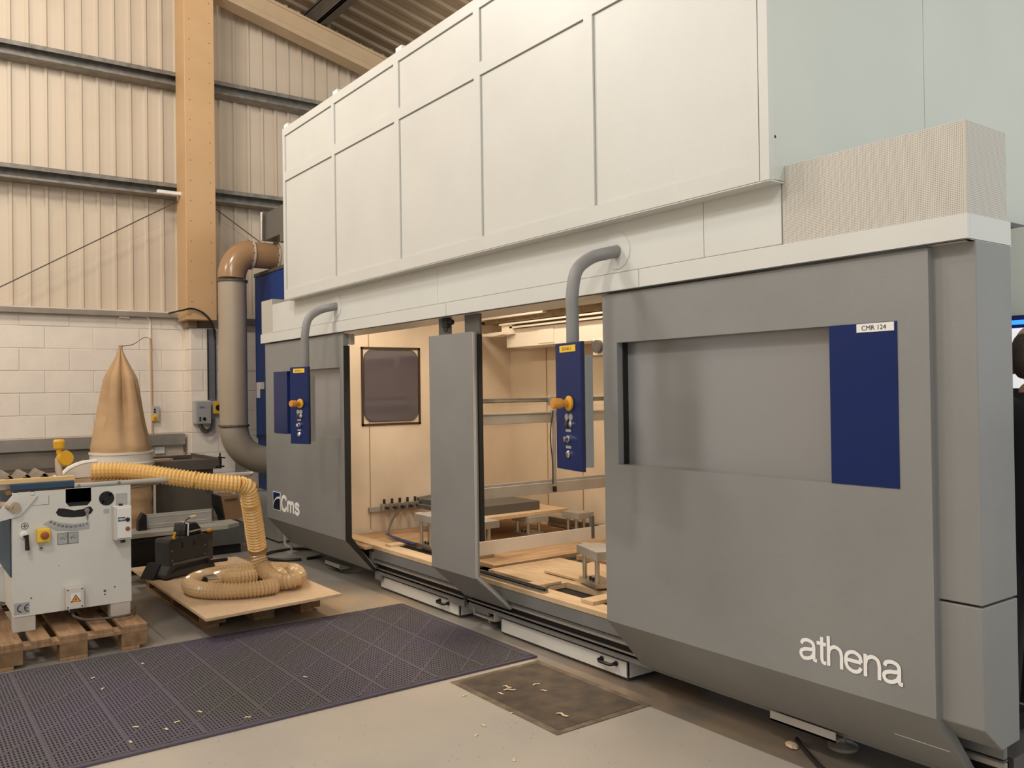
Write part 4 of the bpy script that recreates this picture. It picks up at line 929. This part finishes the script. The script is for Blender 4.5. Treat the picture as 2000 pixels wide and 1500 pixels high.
h_c = hose(spline([Vector((-5.9,2.098,0.413)), Vector((-5.88,2.118,0.325)), Vector((-5.8,2.15,0.259)), Vector((-5.7,2.201,0.227)), Vector((-5.68,2.3,0.245))]+[ell(math.radians(75+i*20), 1.03) for i in range(1, 16)], 10), .05, 'coiled_section', hose_c, hz)
h_d = hose(spline([ell(math.radians(30+i*20), .66) for i in range(0, 11)], 10), .048, 'coiled_section', hose_c, hz)
e0 = ell(math.radians(30+200), .66)
tip = Vector((-6.184,1.874,0.22)); 
h_e = hose(spline([Vector((-6.075,2.147,0.215)), Vector((-6.09,2.023,0.215)), Vector((-6.151,1.924,0.215))], 10), .046, 'coiled_section', hose_c, hz)
n1 = Vector((-6.146,1.93,0.215)); n2 = Vector((-6.062,1.785,0.235))
obj('nozzle', MB().tube([n1, n1*.6+n2*.4, n2], .03, 16, rad=[.042, .034, .032]), chrome_m, hz, smooth=True)
obj('nozzle_bore', MB().cyl(n2, n2+(n2-n1).normalized()*.002, .022, 16), black_m, hz)
q = pA[3]
obj('hose_clip', MB().tube([Vector((-5.74,1.622,0.959)), Vector((-5.74,1.629,0.957))], .060, 16), wire_m, hz, smooth=True)
q = Vector((-5.9,2.098,0.441))
obj('hose_clip', MB().tube([q, q+Vector((-.003, .006, -.03))], .0625, 16), mat('cuff_brown', (148, 112, 70), .35), hz, smooth=True)

# ============================================================= BLACK SAW BASE ON THE BOARD
bs = thing('bench_saw', 'black folding bench saw housing standing on the pale board', 'saw', (-6.72, 1.84, .164), rz=math.radians(0))
ang = math.atan2(2.071-1.62, -6.769+6.56)
def bsx(u, v, z):   # u along front edge, v depth
    d = Vector((math.cos(ang), math.sin(ang), 0)); n = Vector((-d.y, d.x, 0))
    return Vector((-6.555, 1.655, 0))+d*u+n*v+Vector((0, 0, z))
def bsprism(poly, v0, v1):
    mb = MB(); n = len(poly)
    mb.add([bsx(p[0], v0(p[1]) if callable(v0) else v0, p[1]) for p in poly]+[bsx(p[0], v1, p[1]) for p in poly], [tuple(range(n))[::-1], tuple(range(n, 2*n))]+[(i, (i+1) % n, n+(i+1) % n, n+i) for i in range(n)])
    return mb
bk = mat('black_moulding', (58, 56, 54), .45, noise=.2, scale=10)
fp = [(.0, .175), (.46, .175), (.44, .235), (.39, .26), (.39, .43), (.37, .455), (.04, .455), (.03, .43), (.035, .26), (.0, .20)]
obj('housing', bsprism(fp, 0.0, .16), bk, bs, bev=.006)
obj('side_leg', bsprism([(-.04, .164), (.05, .164), (.07, .27), (.03, .27)], .10, .24), black_m, bs, bev=.004)
obj('rubber_foot', bsprism([(.0, .164), (.05, .164), (.05, .18), (.0, .18)], .0, .04), black_m, bs)
obj('rubber_foot', bsprism([(.40, .164), (.45, .164), (.45, .18), (.40, .18)], .0, .04), black_m, bs)
obj('front_rib', MB().tube([bsx(.05, -.008, .275), bsx(.38, -.008, .275)], .010, 8), mat('rib_grey', (86, 84, 80), .4), bs, smooth=True)
obj('base_opening', bsprism([(.03, .205), (.10, .245), (.36, .255), (.43, .235), (.43, .228), (.10, .222)], -.004, .0), black_m, bs)
obj('crank_arm', MB().tube([bsx(.36, -.02, .24), bsx(.54, -.03, .228)], .014, 8), black_m, bs, smooth=True)
for u in (.14, .25): obj('slot', bsprism([(u, .38), (u+.014, .38), (u+.014, .42), (u, .42)], -.002, 0), black_m, bs)
for u, zz in ((.055, .30), (.055, .37), (.355, .30), (.355, .37)): obj('screw', MB().lathe(bsx(u, 0, zz), [(.007, 0), (.007, .003), (.001, .004)], 8, (math.sin(ang), -math.cos(ang), 0)), steel_m, bs)
mt_ = obj('motor', bsprism([(.19, .455), (.34, .455), (.34, .50), (.30, .545), (.20, .545), (.19, .50)], .02, .15), mat('motor_dark', (54, 52, 50), .3, metal=.5), bs, bev=.006)
obj('motor_handle', MB().tube([bsx(.205, 0, .49), bsx(.33, 0, .495)], .007, 8).tube([bsx(.20, 0, .46), bsx(.205, 0, .55), bsx(.21, .08, .56)], .006, 8), chrome_m, mt_, smooth=True)
obj('clamp_knob', MB().lathe(bsx(.06, -.005, .455), [(.008, 0), (.015, .01), (.008, .025), (.012, .045), (.004, .055)], 10, (0, .3, 1)), yellow_m, bs, smooth=True)
obj('clamp_knob', MB().lathe(bsx(.37, -.01, .475), [(.008, 0), (.014, .006), (.014, .03), (.001, .034)], 10, (-.3, 1, .1)), orange_m, bs, smooth=True)
obj('power_lead', MB().tube(spline([bsx(.12, 0, .44), bsx(.13, -.01, .52), bsx(.18, .0, .575), bsx(.24, .02, .592)]), .004, 6), cable_m, bs, smooth=True)
obj('lead_plug', MB().tube([bsx(.235, .02, .592), bsx(.285, .02, .594)], .011, 8), mat('plug_cream', (226, 196, 150), .4), bs, smooth=True)

# planer with aluminium fence
jn = thing('surface_planer', 'small grey planer with flat aluminium table and upright fence', 'planer', (-7.35, 1.9, 0))
obj('infeed_table', MB().prism([(-7.28, 1.39), (-7.28, 2.34), (-7.36, 2.46), (-7.58, 2.46), (-7.58, 1.39)], 'z', .382, .418), alum_m, jn, bev=.002)
fe = obj('fence', MB().box((-7.52, 1.735, .42), (-7.49, 2.27, .535)), alum_m, jn, bev=.002)
obj('fence_groove', MB().box((-7.489, 1.76, .515), (-7.487, 2.25, .519)).box((-7.489, 1.76, .45), (-7.487, 2.25, .454)), mat('groove_grey', (210, 206, 198), .4), fe)
for y in (1.50, 2.22): obj('leg', MB().box((-7.52, y, 0), (-7.47, y+.05, .385)), mat('planer_leg', (110, 96, 80), .5, metal=.3), jn, bev=.003)
obj('planer_body', MB().box((-7.56, 1.56, .12), (-7.36, 2.18, .38)), black_m, jn, bev=.004)
obj('hand_wheel', MB().prism([(1.66, .40), (1.73, .37), (1.73, .54), (1.70, .56), (1.665, .50)], 'x', -7.5, -7.42), blackp_m, jn, bev=.004)
obj('lead', MB().tube(spline([(-7.3, 1.42, .37), (-7.3, 1.50, .345), (-7.3, 1.62, .35), (-7.3, 1.75, .36)]), .006, 6), cable_m, jn)

# ============================================================= DUST COLLECTOR
dc = thing('dust_collector', 'dust collector with tall tan cloth bag above a cream drum', 'dust collector', (-8.0, 1.66, 0))
CX, CY = -8.0, 1.665
import math as _m
def folded(zs, rs, folds, depth, seg=72, twist=0, lean=(0, 0)):
    vs = []; n = len(zs)
    for i, (z, r) in enumerate(zip(zs, rs)):
        f = i/(n-1)
        for k in range(seg):
            a = 2*PI*k/seg
            d = 1 - depth(f)*(.5+.5*_m.cos(folds*a+twist*f+.6*_m.sin(2*a)))**2 + .015*_m.sin(5*a+9*f)
            vs.append((CX+r*d*_m.cos(a)+lean[0]*f, CY+r*d*_m.sin(a)+lean[1]*f, z+.008*_m.sin(3*a)*(1-f)))
    fs = [(i*seg+k, i*seg+(k+1) % seg, (i+1)*seg+(k+1) % seg, (i+1)*seg+k) for i in range(n-1) for k in range(seg)]
    fs += [tuple(range(seg))[::-1], tuple((n-1)*seg+k for k in range(seg))]
    return MB().add(vs, fs)
zs = [1.02+i*(.90)/26 for i in range(27)]
def rr(f):
    K = [(0, .240), (.04, .250), (.12, .238), (.27, .212), (.48, .176), (.70, .142), (.74, .128), (.86, .070), (.95, .028), (1, .014)]
    for (a, b), (c2, d2) in zip(K[:-1], K[1:]):
        if f <= c2: return b+(d2-b)*(f-a)/(c2-a)
    return .012
bag = folded(zs, [rr(i/26) for i in range(27)], 5, lambda f: .10+.34*min(1, max(0, (f-.08))*2.2), twist=.5)
obj('filter_bag', bag, bag_m, dc, smooth=True)
obj('bag_tie', MB().cyl((CX, CY, 1.905), (CX, CY, 1.945), .016, 10), mat('tie_tan', (176, 140, 96), .7), dc)
obj('drum', MB().lathe((CX, CY, .74), [(.245, 0), (.252, .01), (.252, .16), (.262, .18), (.262, .20), (.252, .21), (.25, .27), (.258, .275), (.258, .292), (.2, .295)], 40), mat('drum_cream', (222, 212, 196), .35, noise=.06), dc, smooth=True)
zs2 = [.02+i*.72/18 for i in range(19)]
lo2 = folded(zs2, [.238+.006*_m.sin(i*1.7)+(-.04 if i == 0 else 0) for i in range(19)], 3, lambda f: .03)
obj('waste_bag', lo2, bag_m, dc, smooth=True)
obj('stand_leg', B((CX+.05, CY+.235, 0), (CX+.09, CY+.255, .76)), mat('stand_cream', (206, 196, 176), .5), dc)
obj('inlet_pipe', MB().cyl((CX+.2, CY-.14, .82), (CX+.5, CY-.20, .84), .06, 16), MC['drum_cream'], dc, smooth=True)
q = (-7.76,1.463,0.951); q9 = (-7.76,1.537,0.955)
def drumtext(s, y0, w, z, h, m, wt=.0):
    text('lettering', s, (CX+.262, y0, z), (-.05, 1, 0), (0, 0, 1), w, h, m, dc, .001, wt)
obj('drum_badge', MB().obox((CX+.2505, q[1]+.02, q[2]-.008), -.06, .004, .045, .022), text_b, dc, bev=.002)
text('lettering', 'FERCAN', (CX+.2535, q[1]+.05, q[2]-.018), (-.08, 1, 0), (0, 0, 1), .085, .018, text_b, dc, .0008, .02)
wr = single('bag_cord', MB().tube(spline([(CX, CY, 1.935), (-8.6, 1.90, 1.99), (-9.3, 2.16, 2.10), (-9.78,2.331,2.124)]), .0035, 6), gcable_m, 'thin cord tying the tan bag tip to the wall conduit', 'cord', smooth=True)

# ============================================================= WALL FITTINGS
cnd = thing('wall_conduit', 'thin vertical cable conduit down the white block wall right of the bag', 'conduit', (-9.78, 2.34, 1.4))
obj('conduit_pipe', MB().tube([Vector((-9.782, 2.03, 2.37)), Vector((-9.782, 2.26, 2.365))]+arc((-9.782, 2.26, 2.29), .075, PI/2, 0, 8, (0, 1, 0), (0, 0, 1))+[Vector((-9.782, 2.336, 2.12))], .011, 8), mat('conduit_white', (232, 220, 204), .6), cnd, smooth=True)
obj('conduit_pipe', MB().tube([Vector((-9.782, 2.336, 2.12)), Vector((-9.782, 2.345, .98))], .011, 8), mat('conduit_tan', (196, 166, 130), .6), cnd, smooth=True)
obj('conduit_box', MB().box((-9.795, 2.02, 2.33), (-9.74, 2.12, 2.41)), mat('conduit_boxw', (224, 214, 198), .6), cnd, bev=.004)
sw = thing('wall_switch', 'small grey switch with yellow stop button beside the wall conduit', 'switch', (-9.79, 2.38, 1.3))
a = (-9.77,2.337,1.398); b = (-9.77,2.414,1.231)
obj('switch_body', B((-9.80, a[1], b[2]), (-9.75, b[1], a[2])), box_m, sw, bev=.005)
obj('stop_plate', B((-9.75, a[1]-.005, b[2]+.01), (-9.742, b[1]-.02, b[2]+.075)), yel2_m, sw, bev=.002)
obj('stop_button', MB().lathe((-9.742, (a[1]+b[1])/2-.01, b[2]+.04), [(.017, 0), (.017, .01), (.001, .012)], 14, (1, 0, 0)), orange_m, sw, smooth=True)
for dz in (.105, .13): obj('button', MB().lathe((-9.75, (a[1]+b[1])/2-.012, b[2]+dz), [(.010, 0), (.010, .006), (.001, .007)], 12, (1, 0, 0)), black_m, sw)
# electric control box, isolator, tray
XB = -9.56
ebx = thing('control_box', 'grey wall control box with small display and two buttons', 'control box', (XB, 2.85, 1.25))
a = (-9.48,2.704,1.447); b = (-9.48,2.875,1.2)
obj('enclosure', B((XB, a[1], b[2]), (-9.47, b[1], a[2])), box_m, ebx, bev=.005)
ea = (a[1]+.022, b[1]-.010)
obj('face_plate', B((-9.47, ea[0], b[2]+.015), (-9.466, ea[1], a[2]-.012)), mat('face_grey', (156, 156, 152), .4), ebx, bev=.001)
obj('display', B((-9.466, ea[0]+.022, a[2]-.085), (-9.465, ea[1]-.022, a[2]-.055)), mat('display_pale', (150, 152, 166), .3), ebx)
text('lettering', '050A', (-9.4648, ea[0]+.026, a[2]-.081), (0, 1, 0), (0, 0, 1), .055, .021, mat('digit_blue', (50, 50, 92), .4), ebx, .0005, .02)
for yy, zz, r in ((.030, .065, .010), (.030, .040, .010), (.075, .052, .018)): obj('knob', MB().lathe((-9.466, ea[0]+yy, b[2]+zz), [(r, 0), (r, .008), (.001, .01)], 14, (1, 0, 0)), blackp_m, ebx, smooth=True)
obj('box_cable', MB().tube(spline([(-9.50, a[1]+.06, b[2]), (-9.50, a[1]+.075, b[2]-.06), (-9.50, a[1]+.13, b[2]-.095), (-9.50, a[1]+.19, b[2]-.05), (-9.50, a[1]+.20, b[2]+.05), (-9.50, a[1]+.195, b[2]+.12)]), .014, 8), mat('flex_grey', (84, 80, 76), .5), ebx, smooth=True)
obj('box_cable', MB().tube(spline([(-9.48, a[1]+.07, b[2]), (-9.48, a[1]+.09, b[2]-.045), (-9.48, a[1]+.13, b[2]-.07), (-9.48, a[1]+.17, b[2]-.03), (-9.48, a[1]+.18, b[2]+.05)]), .008, 8), cable_m, ebx, smooth=True)
isb = thing('isolator_switch', 'yellow isolator box with black rotary knob beside the grey control box', 'switch', (XB, 3.03, 1.36))
a = (-9.48,2.905,1.438); b = (-9.48,2.991,1.302)
obj('switch_box', B((XB, a[1], b[2]), (-9.48, b[1]+.01, a[2])), mat('isolator_grey', (186, 180, 166), .5), isb, bev=.003)
obj('yellow_face', B((-9.48, a[1]+.005, b[2]+.003), (-9.474, b[1]+.008, a[2]-.003)), yellow_m, isb)
obj('rotary_knob', MB().lathe((-9.474, (a[1]+b[1])/2+.008, (a[2]+b[2])/2), [(.032, 0), (.032, .008), (.016, .01), (.016, .02), (.001, .021)], 16, (1, 0, 0)), blackp_m, isb, smooth=True)
trk = thing('cable_trunking', 'dark grey vertical cable tray fixed to the white pier above the switches', 'cable tray', (XB, 2.97, 1.8))
a = (-9.55,2.869,2.224); b = (-9.55,2.943,1.454)
obj('tray_back', B((XB, a[1], b[2]), (XB+.012, a[1]+.085, a[2])), mat('tray_grey', (112, 112, 116), .5, noise=.2, scale=25), trk)
for dy in (0, .08): obj('tray_edge', MB().tube([(XB+.015, a[1]+dy, b[2]), (XB+.015, a[1]+dy, a[2])], .008, 6), cable_m, trk)
single('wall_cable', MB().tube(spline([(-9.68,2.503,2.392), (-9.38,2.56,2.402), (-9.37,2.663,2.422), (-9.37,2.779,2.378), (-9.38,2.857,2.294), (-9.5,2.925,2.211), (-9.53,2.944,2.118)]), .010, 8), cable_m, 'black cable arching from the wall ledge over to the cable tray', 'cable', smooth=True)
# aluminium trunking along wall and bench
tr_ = thing('wall_trunking', 'long grey metal trunking running along the white wall behind the bag', 'trunking', (-9.75, .9, 1.04))
obj('trunking_body', B((-9.80, -1.5, .975), (-9.70, 2.665, 1.095)), mat('trunking_metal', (158, 152, 142), .4, metal=.4, noise=.12), tr_, bev=.002)
obj('end_bracket', MB().box((-9.74, 2.655, .89), (-9.71, 2.675, .975)), bench_m, tr_)
bb = thing('wall_bench', 'grimy grey back rail and shelf of a bench along the wall', 'bench', (-9.7, .6, 0))
obj('back_rail', B((-9.79, -1.5, .80), (-9.74, 2.05, .96)), mat('bench_rail', (140, 130, 116), .5, metal=.2, noise=.3, scale=3), bb)
obj('shelf', MB().box((-9.79, -1.5, .74), (-9.35, 2.0, .80)), mat('bench_shelf', (84, 74, 62), .6, noise=.3), bb, bev=.004)
for y in (-1.2, .4, 1.8): obj('leg', B((-9.45, y, 0), (-9.40, y+.05, .74)), bench_m, bb)
single('wall_socket', MB().box((-9.80, 2.36, .885), (-9.74, 2.46, .965)), white_m, 'small white socket on the wall under the grey trunking', 'socket', bev=.005)
# dark steel cabinet/bench
bn = thing('steel_cabinet', 'dark grey-brown steel cabinet with lipped top behind the yellow hose', 'cabinet', (-8.85, 2.1, 0))
obj('cabinet_body', B((-9.30, 1.72, .04), (-8.44, 2.575, .80)), bodyd_m, bn, bev=.004)
obj('cabinet_top', MB().box((-9.35, 1.66, .80), (-8.38, 2.64, .822)).box((-8.40, 1.66, .82), (-8.38, 2.64, .895)).box((-9.35, 2.62, .82), (-8.38, 2.64, .90)).box((-9.35, 1.66, .84), (-8.42, 2.62, .87)), bench_m, bn, bev=.003)
obj('latch', MB().box((-8.44, 2.50, .60), (-8.42, 2.54, .615)), black_m, bn)
obj('edge_clamp', MB().cyl((-8.37, 2.62, .80), (-8.37, 2.62, .95), .008, 8).cyl((-8.37, 2.58, .82), (-8.37, 2.66, .82), .008, 8).cyl((-8.37, 2.60, .91), (-8.37, 2.67, .90), .006, 8), black_m, bn)
single('wood_plank', MB().obox((-8.75, 2.05, .885), .15, .12, .45, .022), mat('plank_tan', (186, 156, 118), .7, noise=.2), 'tan wooden offcut lying on the dark steel cabinet', 'plank', bev=.002)
single('steel_bar', MB().obox((-9.0, 2.25, .89), .1, .10, .55, .03), bench_m, 'dark flat bar lying on the steel cabinet behind the offcut', 'bar', bev=.002)
# brown sloping box and grey cabinet
bx_ = thing('brown_bin', 'brown tilted collection box with slot standing beside the steel cabinet', 'box', (-8.2, 2.66, .3))
obj('bin_body', MB().prism([(2.575, .555), (2.735, .555), (2.80, .345), (2.62, .30)], 'x', -8.45, -8.2), brown_m, bx_, bev=.004)
obj('slot_flap', MB().prism([(2.60, .520), (2.72, .525), (2.723, .512), (2.605, .508)], 'x', -8.2, -8.19), mat('slot_dark', (80, 58, 40), .7), bx_)
obj('dark_side', MB().prism([(2.555, .555), (2.572, .555), (2.617, .30), (2.60, .36), (2.56, .45)], 'x', -8.44, -8.22), black_m, bx_)
gc = thing('grey_cabinet', 'low scuffed grey steel cabinet on the floor under the brown box', 'cabinet', (-8.35, 2.6, 0))
obj('cabinet_body', B((-8.43, 2.30, .09), (-8.2, 2.79, .29)), mat('cabinet_scuffed', (98, 96, 90), .55, noise=.25), gc, bev=.003)
obj('cabinet_plinth', B((-8.42, 2.32, 0), (-8.25, 2.77, .09)), black_m, gc)

# ============================================================= DUCT AND BLUE FILTER CABINET
dk = thing('extraction_duct', 'fat beige extraction duct rising vertically between brown and grey bends', 'duct', (-9.0, 2.96, 1.9))
DX = -9.0; DY = 2.965; R_ = .142
up_p = [Vector((DX, DY, 1.17)), Vector((DX, DY, 2.70))]
obj('vertical_pipe', MB().tube(up_p, R_, 40), duct_m, dk, smooth=True)
obj('lower_bend', MB().tube(arc((DX, DY+.36, 1.17), .36, PI, PI*1.5, 16, (0, 1, 0), (0, 0, 1))+[Vector((DX, DY+.62, .81))], R_+.003, 40), mat('bend_grey', (164, 152, 134), .4, noise=.1), dk, smooth=True)
obj('upper_bend', MB().tube(arc((DX, DY+.20, 2.72), .255, PI, PI*.5, 16, (0, .8, 0), (0, 0, 1.05)), R_, 40), ductb_m, dk, smooth=True)
obj('horizontal_pipe', MB().tube([Vector((DX, DY+.20, 2.985)), Vector((DX, DY+.49, 2.985))], R_-.004, 40), ductb_m, dk, smooth=True)
def ring(c, ax, r0, m, nm='flange'):
    o = obj(nm, MB().lathe(c, [(r0-.012, -.008), (r0+.015, -.008), (r0+.015, .008), (r0-.012, .008)], 40, ax), m, dk, smooth=True); return o
f1 = ring((DX, DY, 1.185), (0, 0, 1), R_, dduct_m); f2 = ring((DX, DY, 2.69), (0, 0, 1), R_, dduct_m)
f3 = ring((DX, DY+.20, 2.985), (0, 1, 0), R_, flange_m); f4 = ring((DX, DY+.47, 2.985), (0, 1, 0), R_, flange_m)
for f_, c_2, u_, v_ in ((f1, (DX, DY, 1.185), (1, 0, 0), (0, 1, 0)), (f2, (DX, DY, 2.69), (1, 0, 0), (0, 1, 0)), (f3, (DX, DY+.19, 2.985), (1, 0, 0), (0, 0, 1)), (f4, (DX, DY+.46, 2.985), (1, 0, 0), (0, 0, 1))):
    mb = MB()
    for k in range(12):
        p = Vector(c_2)+(R_+.008)*(math.cos(k*PI/6)*Vector(u_)+math.sin(k*PI/6)*Vector(v_)); n_ = Vector(u_).cross(Vector(v_))
        mb.cyl(p-n_*.014, p+n_*.014, .005, 6)
    ob = obj('flange_bolt', mb, steel_m, f_); ob['kind'] = 'stuff'
bc = thing('filter_cabinet', 'tall royal blue filter cabinet standing behind the beige duct', 'cabinet', (-8.6, 3.7, 0))
xl = (-9.415,3.35,1.906)[0]
obj('cabinet_body', B((xl, 3.35, 1.02), (-8.05, 4.3, 2.80)), blue_m, bc, bev=.006)
obj('cabinet_leg', B((xl+.02, 3.36, .47), (xl+.30, 3.5, 1.02)), blue_m, bc, bev=.004)
obj('cabinet_hopper', B((xl+.3, 3.40, .5), (-8.1, 4.2, 1.02)), black_m, bc)
obj('top_frame', MB().box((xl, 3.34, 2.80), (-8.05, 4.3, 2.838)), dgrey_m, bc, bev=.003)
obj('side_trunk', B((-8.52, 3.3, 3.06), (-7.6, 3.9, 3.43)), mat('trunk_grey', (120, 118, 112), .45, metal=.3), bc)
obj('side_trunk', B((-9.05, 3.32, 3.15), (-8.50, 3.9, 3.44)), mat('trunk_grey', (120, 118, 112), .45, metal=.3), bc, bev=.003)
obj('corner_tube', MB().tube([(-8.979,3.28,3.441), (-8.989,3.28,3.142)], .018, 10), alu_m, bc, smooth=True)
a = (-9.386,3.348,1.639); b = (-9.151,3.348,1.563); c = (-9.28,3.348,1.469)
obj('paper_notice', MB().box((a[0], 3.346, b[2]), (b[0], 3.349, a[2])).box((a[0], 3.346, c[2]), (c[0], 3.349, b[2])), white_m, bc)
obj('shelf_bracket', MB().box((-9.4,3.3,1.058), (xl+.35, 3.36, 1.06)), navy2_m, bc)
pl_ = thing('grey_plinth', 'pale grey metal housing on the floor between the hose and the machine', 'housing', (-9.0, 3.3, 0))
obj('housing_box', B((-9.25, 3.22, .02), (-8.45, 3.9, .47)), mat('plinth_grey', (164, 160, 152), .5, noise=.1), pl_, bev=.003)
obj('housing_base', B((-9.23, 3.24, 0), (-8.47, 3.88, .02)), dgrey_m, pl_)
p_ = (-8.457,3.39,0)
single('floor_bracket', MB().box((-8.32, 3.22, 0), (-8.30, 3.24, .22)).box((-8.32, 3.22, .0), (-8.08, 3.24, .015)).box((-8.1, 3.22, 0), (-8.08, 3.24, .2)), plate_m, 'pale metal frame standing on the floor behind the left machine foot', 'frame')

# ============================================================= RIGHT EDGE: BACKGROUND AND PERSON
kb = thing('electric_cabinet', 'dark cabinet with blue light bar and white board at the right edge', 'cabinet', (-1.6, 4.6, 0))
obj('display_housing', B((-1.96, 4.32, 1.764), (-1.2, 4.7, 1.824)), navy2_m, kb, bev=.002)
obj('light_bar', MB().box((-1.95, 4.305, 1.780), (-1.25, 4.32, 1.800)), led_m, kb, bev=.002)
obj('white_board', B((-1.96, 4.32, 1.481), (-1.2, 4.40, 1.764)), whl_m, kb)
obj('cabinet_body', B((-1.96, 4.33, 0), (-1.2, 4.8, 1.481)), black_m, kb, bev=.004)
obj('upper_panel', B((-1.96, 4.35, 1.824), (-1.2, 4.8, 2.24)), side_m, kb)

# person standing beyond the right end of the machine, seen from behind
per = thing('person', 'short-haired person in a black jacket at the right edge, facing away', 'person', (-1.462, 3.45, -.018))
def skin_mesh(joints, bones, name, mats, parent, root=0, sub=2, matf=None):
    me = bpy.data.meshes.new(name); me.from_pydata([j[0] for j in joints], bones, [])
    o = bpy.data.objects.new(name, me); COL.objects.link(o)
    m1 = o.modifiers.new('skin', 'SKIN'); m1.use_smooth_shade = True
    o.modifiers.new('sub', 'SUBSURF').levels = sub
    o.modifiers['sub'].render_levels = sub
    for i, j in enumerate(joints):
        r = j[1] if isinstance(j[1], tuple) else (j[1], j[1]); me.skin_vertices[0].data[i].radius = r
    me.skin_vertices[0].data[root].use_root = True
    dg = bpy.context.evaluated_depsgraph_get(); m2 = bpy.data.meshes.new_from_object(o.evaluated_get(dg))
    bpy.data.objects.remove(o); me2 = m2; me2.name = name
    for k in mats: me2.materials.append(k)
    if matf:
        for p in me2.polygons: p.material_index = matf(p.center)
    for p in me2.polygons: p.use_smooth = True
    ob = bpy.data.objects.new(name, me2); COL.objects.link(ob); ob.parent = parent
    return ob
J = [((0, 0, .95), (.15, .11)), ((0, 0, 1.12), (.14, .10)), ((0, .01, 1.30), (.17, .115)), ((0, .01, 1.40), (.13, .09)), ((0, .02, 1.47), .055), ((0, .03, 1.53), .05),
     ((-.19, .01, 1.38), .062), ((-.24, .0, 1.10), .048), ((-.20, .16, .93), .034), ((-.19, .21, .90), (.035, .02)),
     ((.19, .01, 1.38), .062), ((.24, .0, 1.10), .048), ((.20, .16, .93), .034), ((.19, .21, .90), (.035, .02)),
     ((-.10, 0, .86), .092), ((-.11, .01, .48), .060), ((-.11, -.03, .10), .042), ((-.11, .10, .035), (.04, .03)),
     ((.10, 0, .86), .092), ((.11, .01, .48), .060), ((.11, -.03, .10), .042), ((.11, .10, .035), (.04, .03))]
E_ = [(0, 1), (1, 2), (2, 3), (3, 4), (4, 5), (3, 6), (6, 7), (7, 8), (8, 9), (3, 10), (10, 11), (11, 12), (12, 13), (0, 14), (14, 15), (15, 16), (16, 17), (0, 18), (18, 19), (19, 20), (20, 21)]
for sx in (-1, 1):
    base = 9 if sx < 0 else 13
    for k, (dx, L) in enumerate(((-.028, .062), (-.010, .075), (.010, .07), (.027, .055))):
        n = len(J); J += [((sx*.19+dx, .25, .888), .0095), ((sx*.19+dx*1.1, .25+L*.5, .872), .009), ((sx*.19+dx*1.1, .25+L*.8, .845), .0075)]
        E_ += [(base, n), (n, n+1), (n+1, n+2)]
    n = len(J); J += [((sx*.15, .22, .895), .011), ((sx*.135, .25, .88), .009)]; E_ += [(base, n), (n, n+1)]
def mf(c):
    if c.z > 1.49: return 0
    if c.z < .085: return 3
    if c.y > .19 and c.z < .96: return 0
    return 1 if c.z > .90 or abs(c.x) > .2 else 2
body_ = skin_mesh(J, E_, 'body', [skin_m, jacket_m, mat('dark_trousers', (30, 30, 38), .7), black_m], per, 0, 2, mf)
hd_ = MB(); vs = []; n1_, n2_ = 20, 28
for i in range(n1_+1):
    th = PI*i/n1_
    for k in range(n2_):
        ph = 2*PI*k/n2_
        x = .076*math.sin(th)*math.cos(ph); y = .098*math.sin(th)*math.sin(ph); z = .118*math.cos(th)
        if z < 0: x *= 1-.25*(-z/.118); y = y*(1-.12*(-z/.118))+(.012*(-z/.118))
        if y > .085 and -.045 < z < .012 and abs(x) < .02: y += .02*(1-abs(x)/.02)
        if y > .07 and .0 < z < .022 and .018 < abs(x) < .045: y -= .008
        if y > .07 and -.072 < z < -.055 and abs(x) < .026: y += .006
        vs.append((x, y+.045, z+1.625))
fs = [(i*n2_+k, i*n2_+(k+1) % n2_, (i+1)*n2_+(k+1) % n2_, (i+1)*n2_+k) for i in range(n1_) for k in range(n2_)]
head = obj('head', MB().add(vs, fs), skin_m, per, smooth=True, local=True)
hv = []; hf = []
for i in range(0, 12):
    for k in range(22):
        ph = PI*.97 + PI*1.06*k/21
        sd = abs(math.cos(ph)); th = PI*(.26+.10*sd**3 + (.50-.22*sd**4)*i/11)
        x = .0785*math.sin(th)*math.cos(ph); y = .101*math.sin(th)*math.sin(ph); z = .119*math.cos(th)
        hv.append((x, y+.045, z+1.625)); 
for i in range(11):
    for k in range(21): hf.append((i*22+k, i*22+k+1, (i+1)*22+k+1, (i+1)*22+k))
obj('hair', MB().add(hv, hf), hair_m, head, smooth=True, local=True)
for sx in (-1, 1): obj('ear', MB().lathe((sx*.080, .045, 1.590), [(.004, -.034), (.014, -.02), (.02, .0), (.019, .018), (.008, .032)], 10, (0, -.2, 1)), skin_m, head, smooth=True, local=True)
obj('collar', MB().lathe((0, .012, 1.425), [(.085, 0), (.075, .03), (.066, .055), (.06, .055), (.06, .0)], 20, (0, .1, 1)), jacket_m, per, smooth=True, local=True)
per.rotation_euler = (0, 0, math.radians(2))
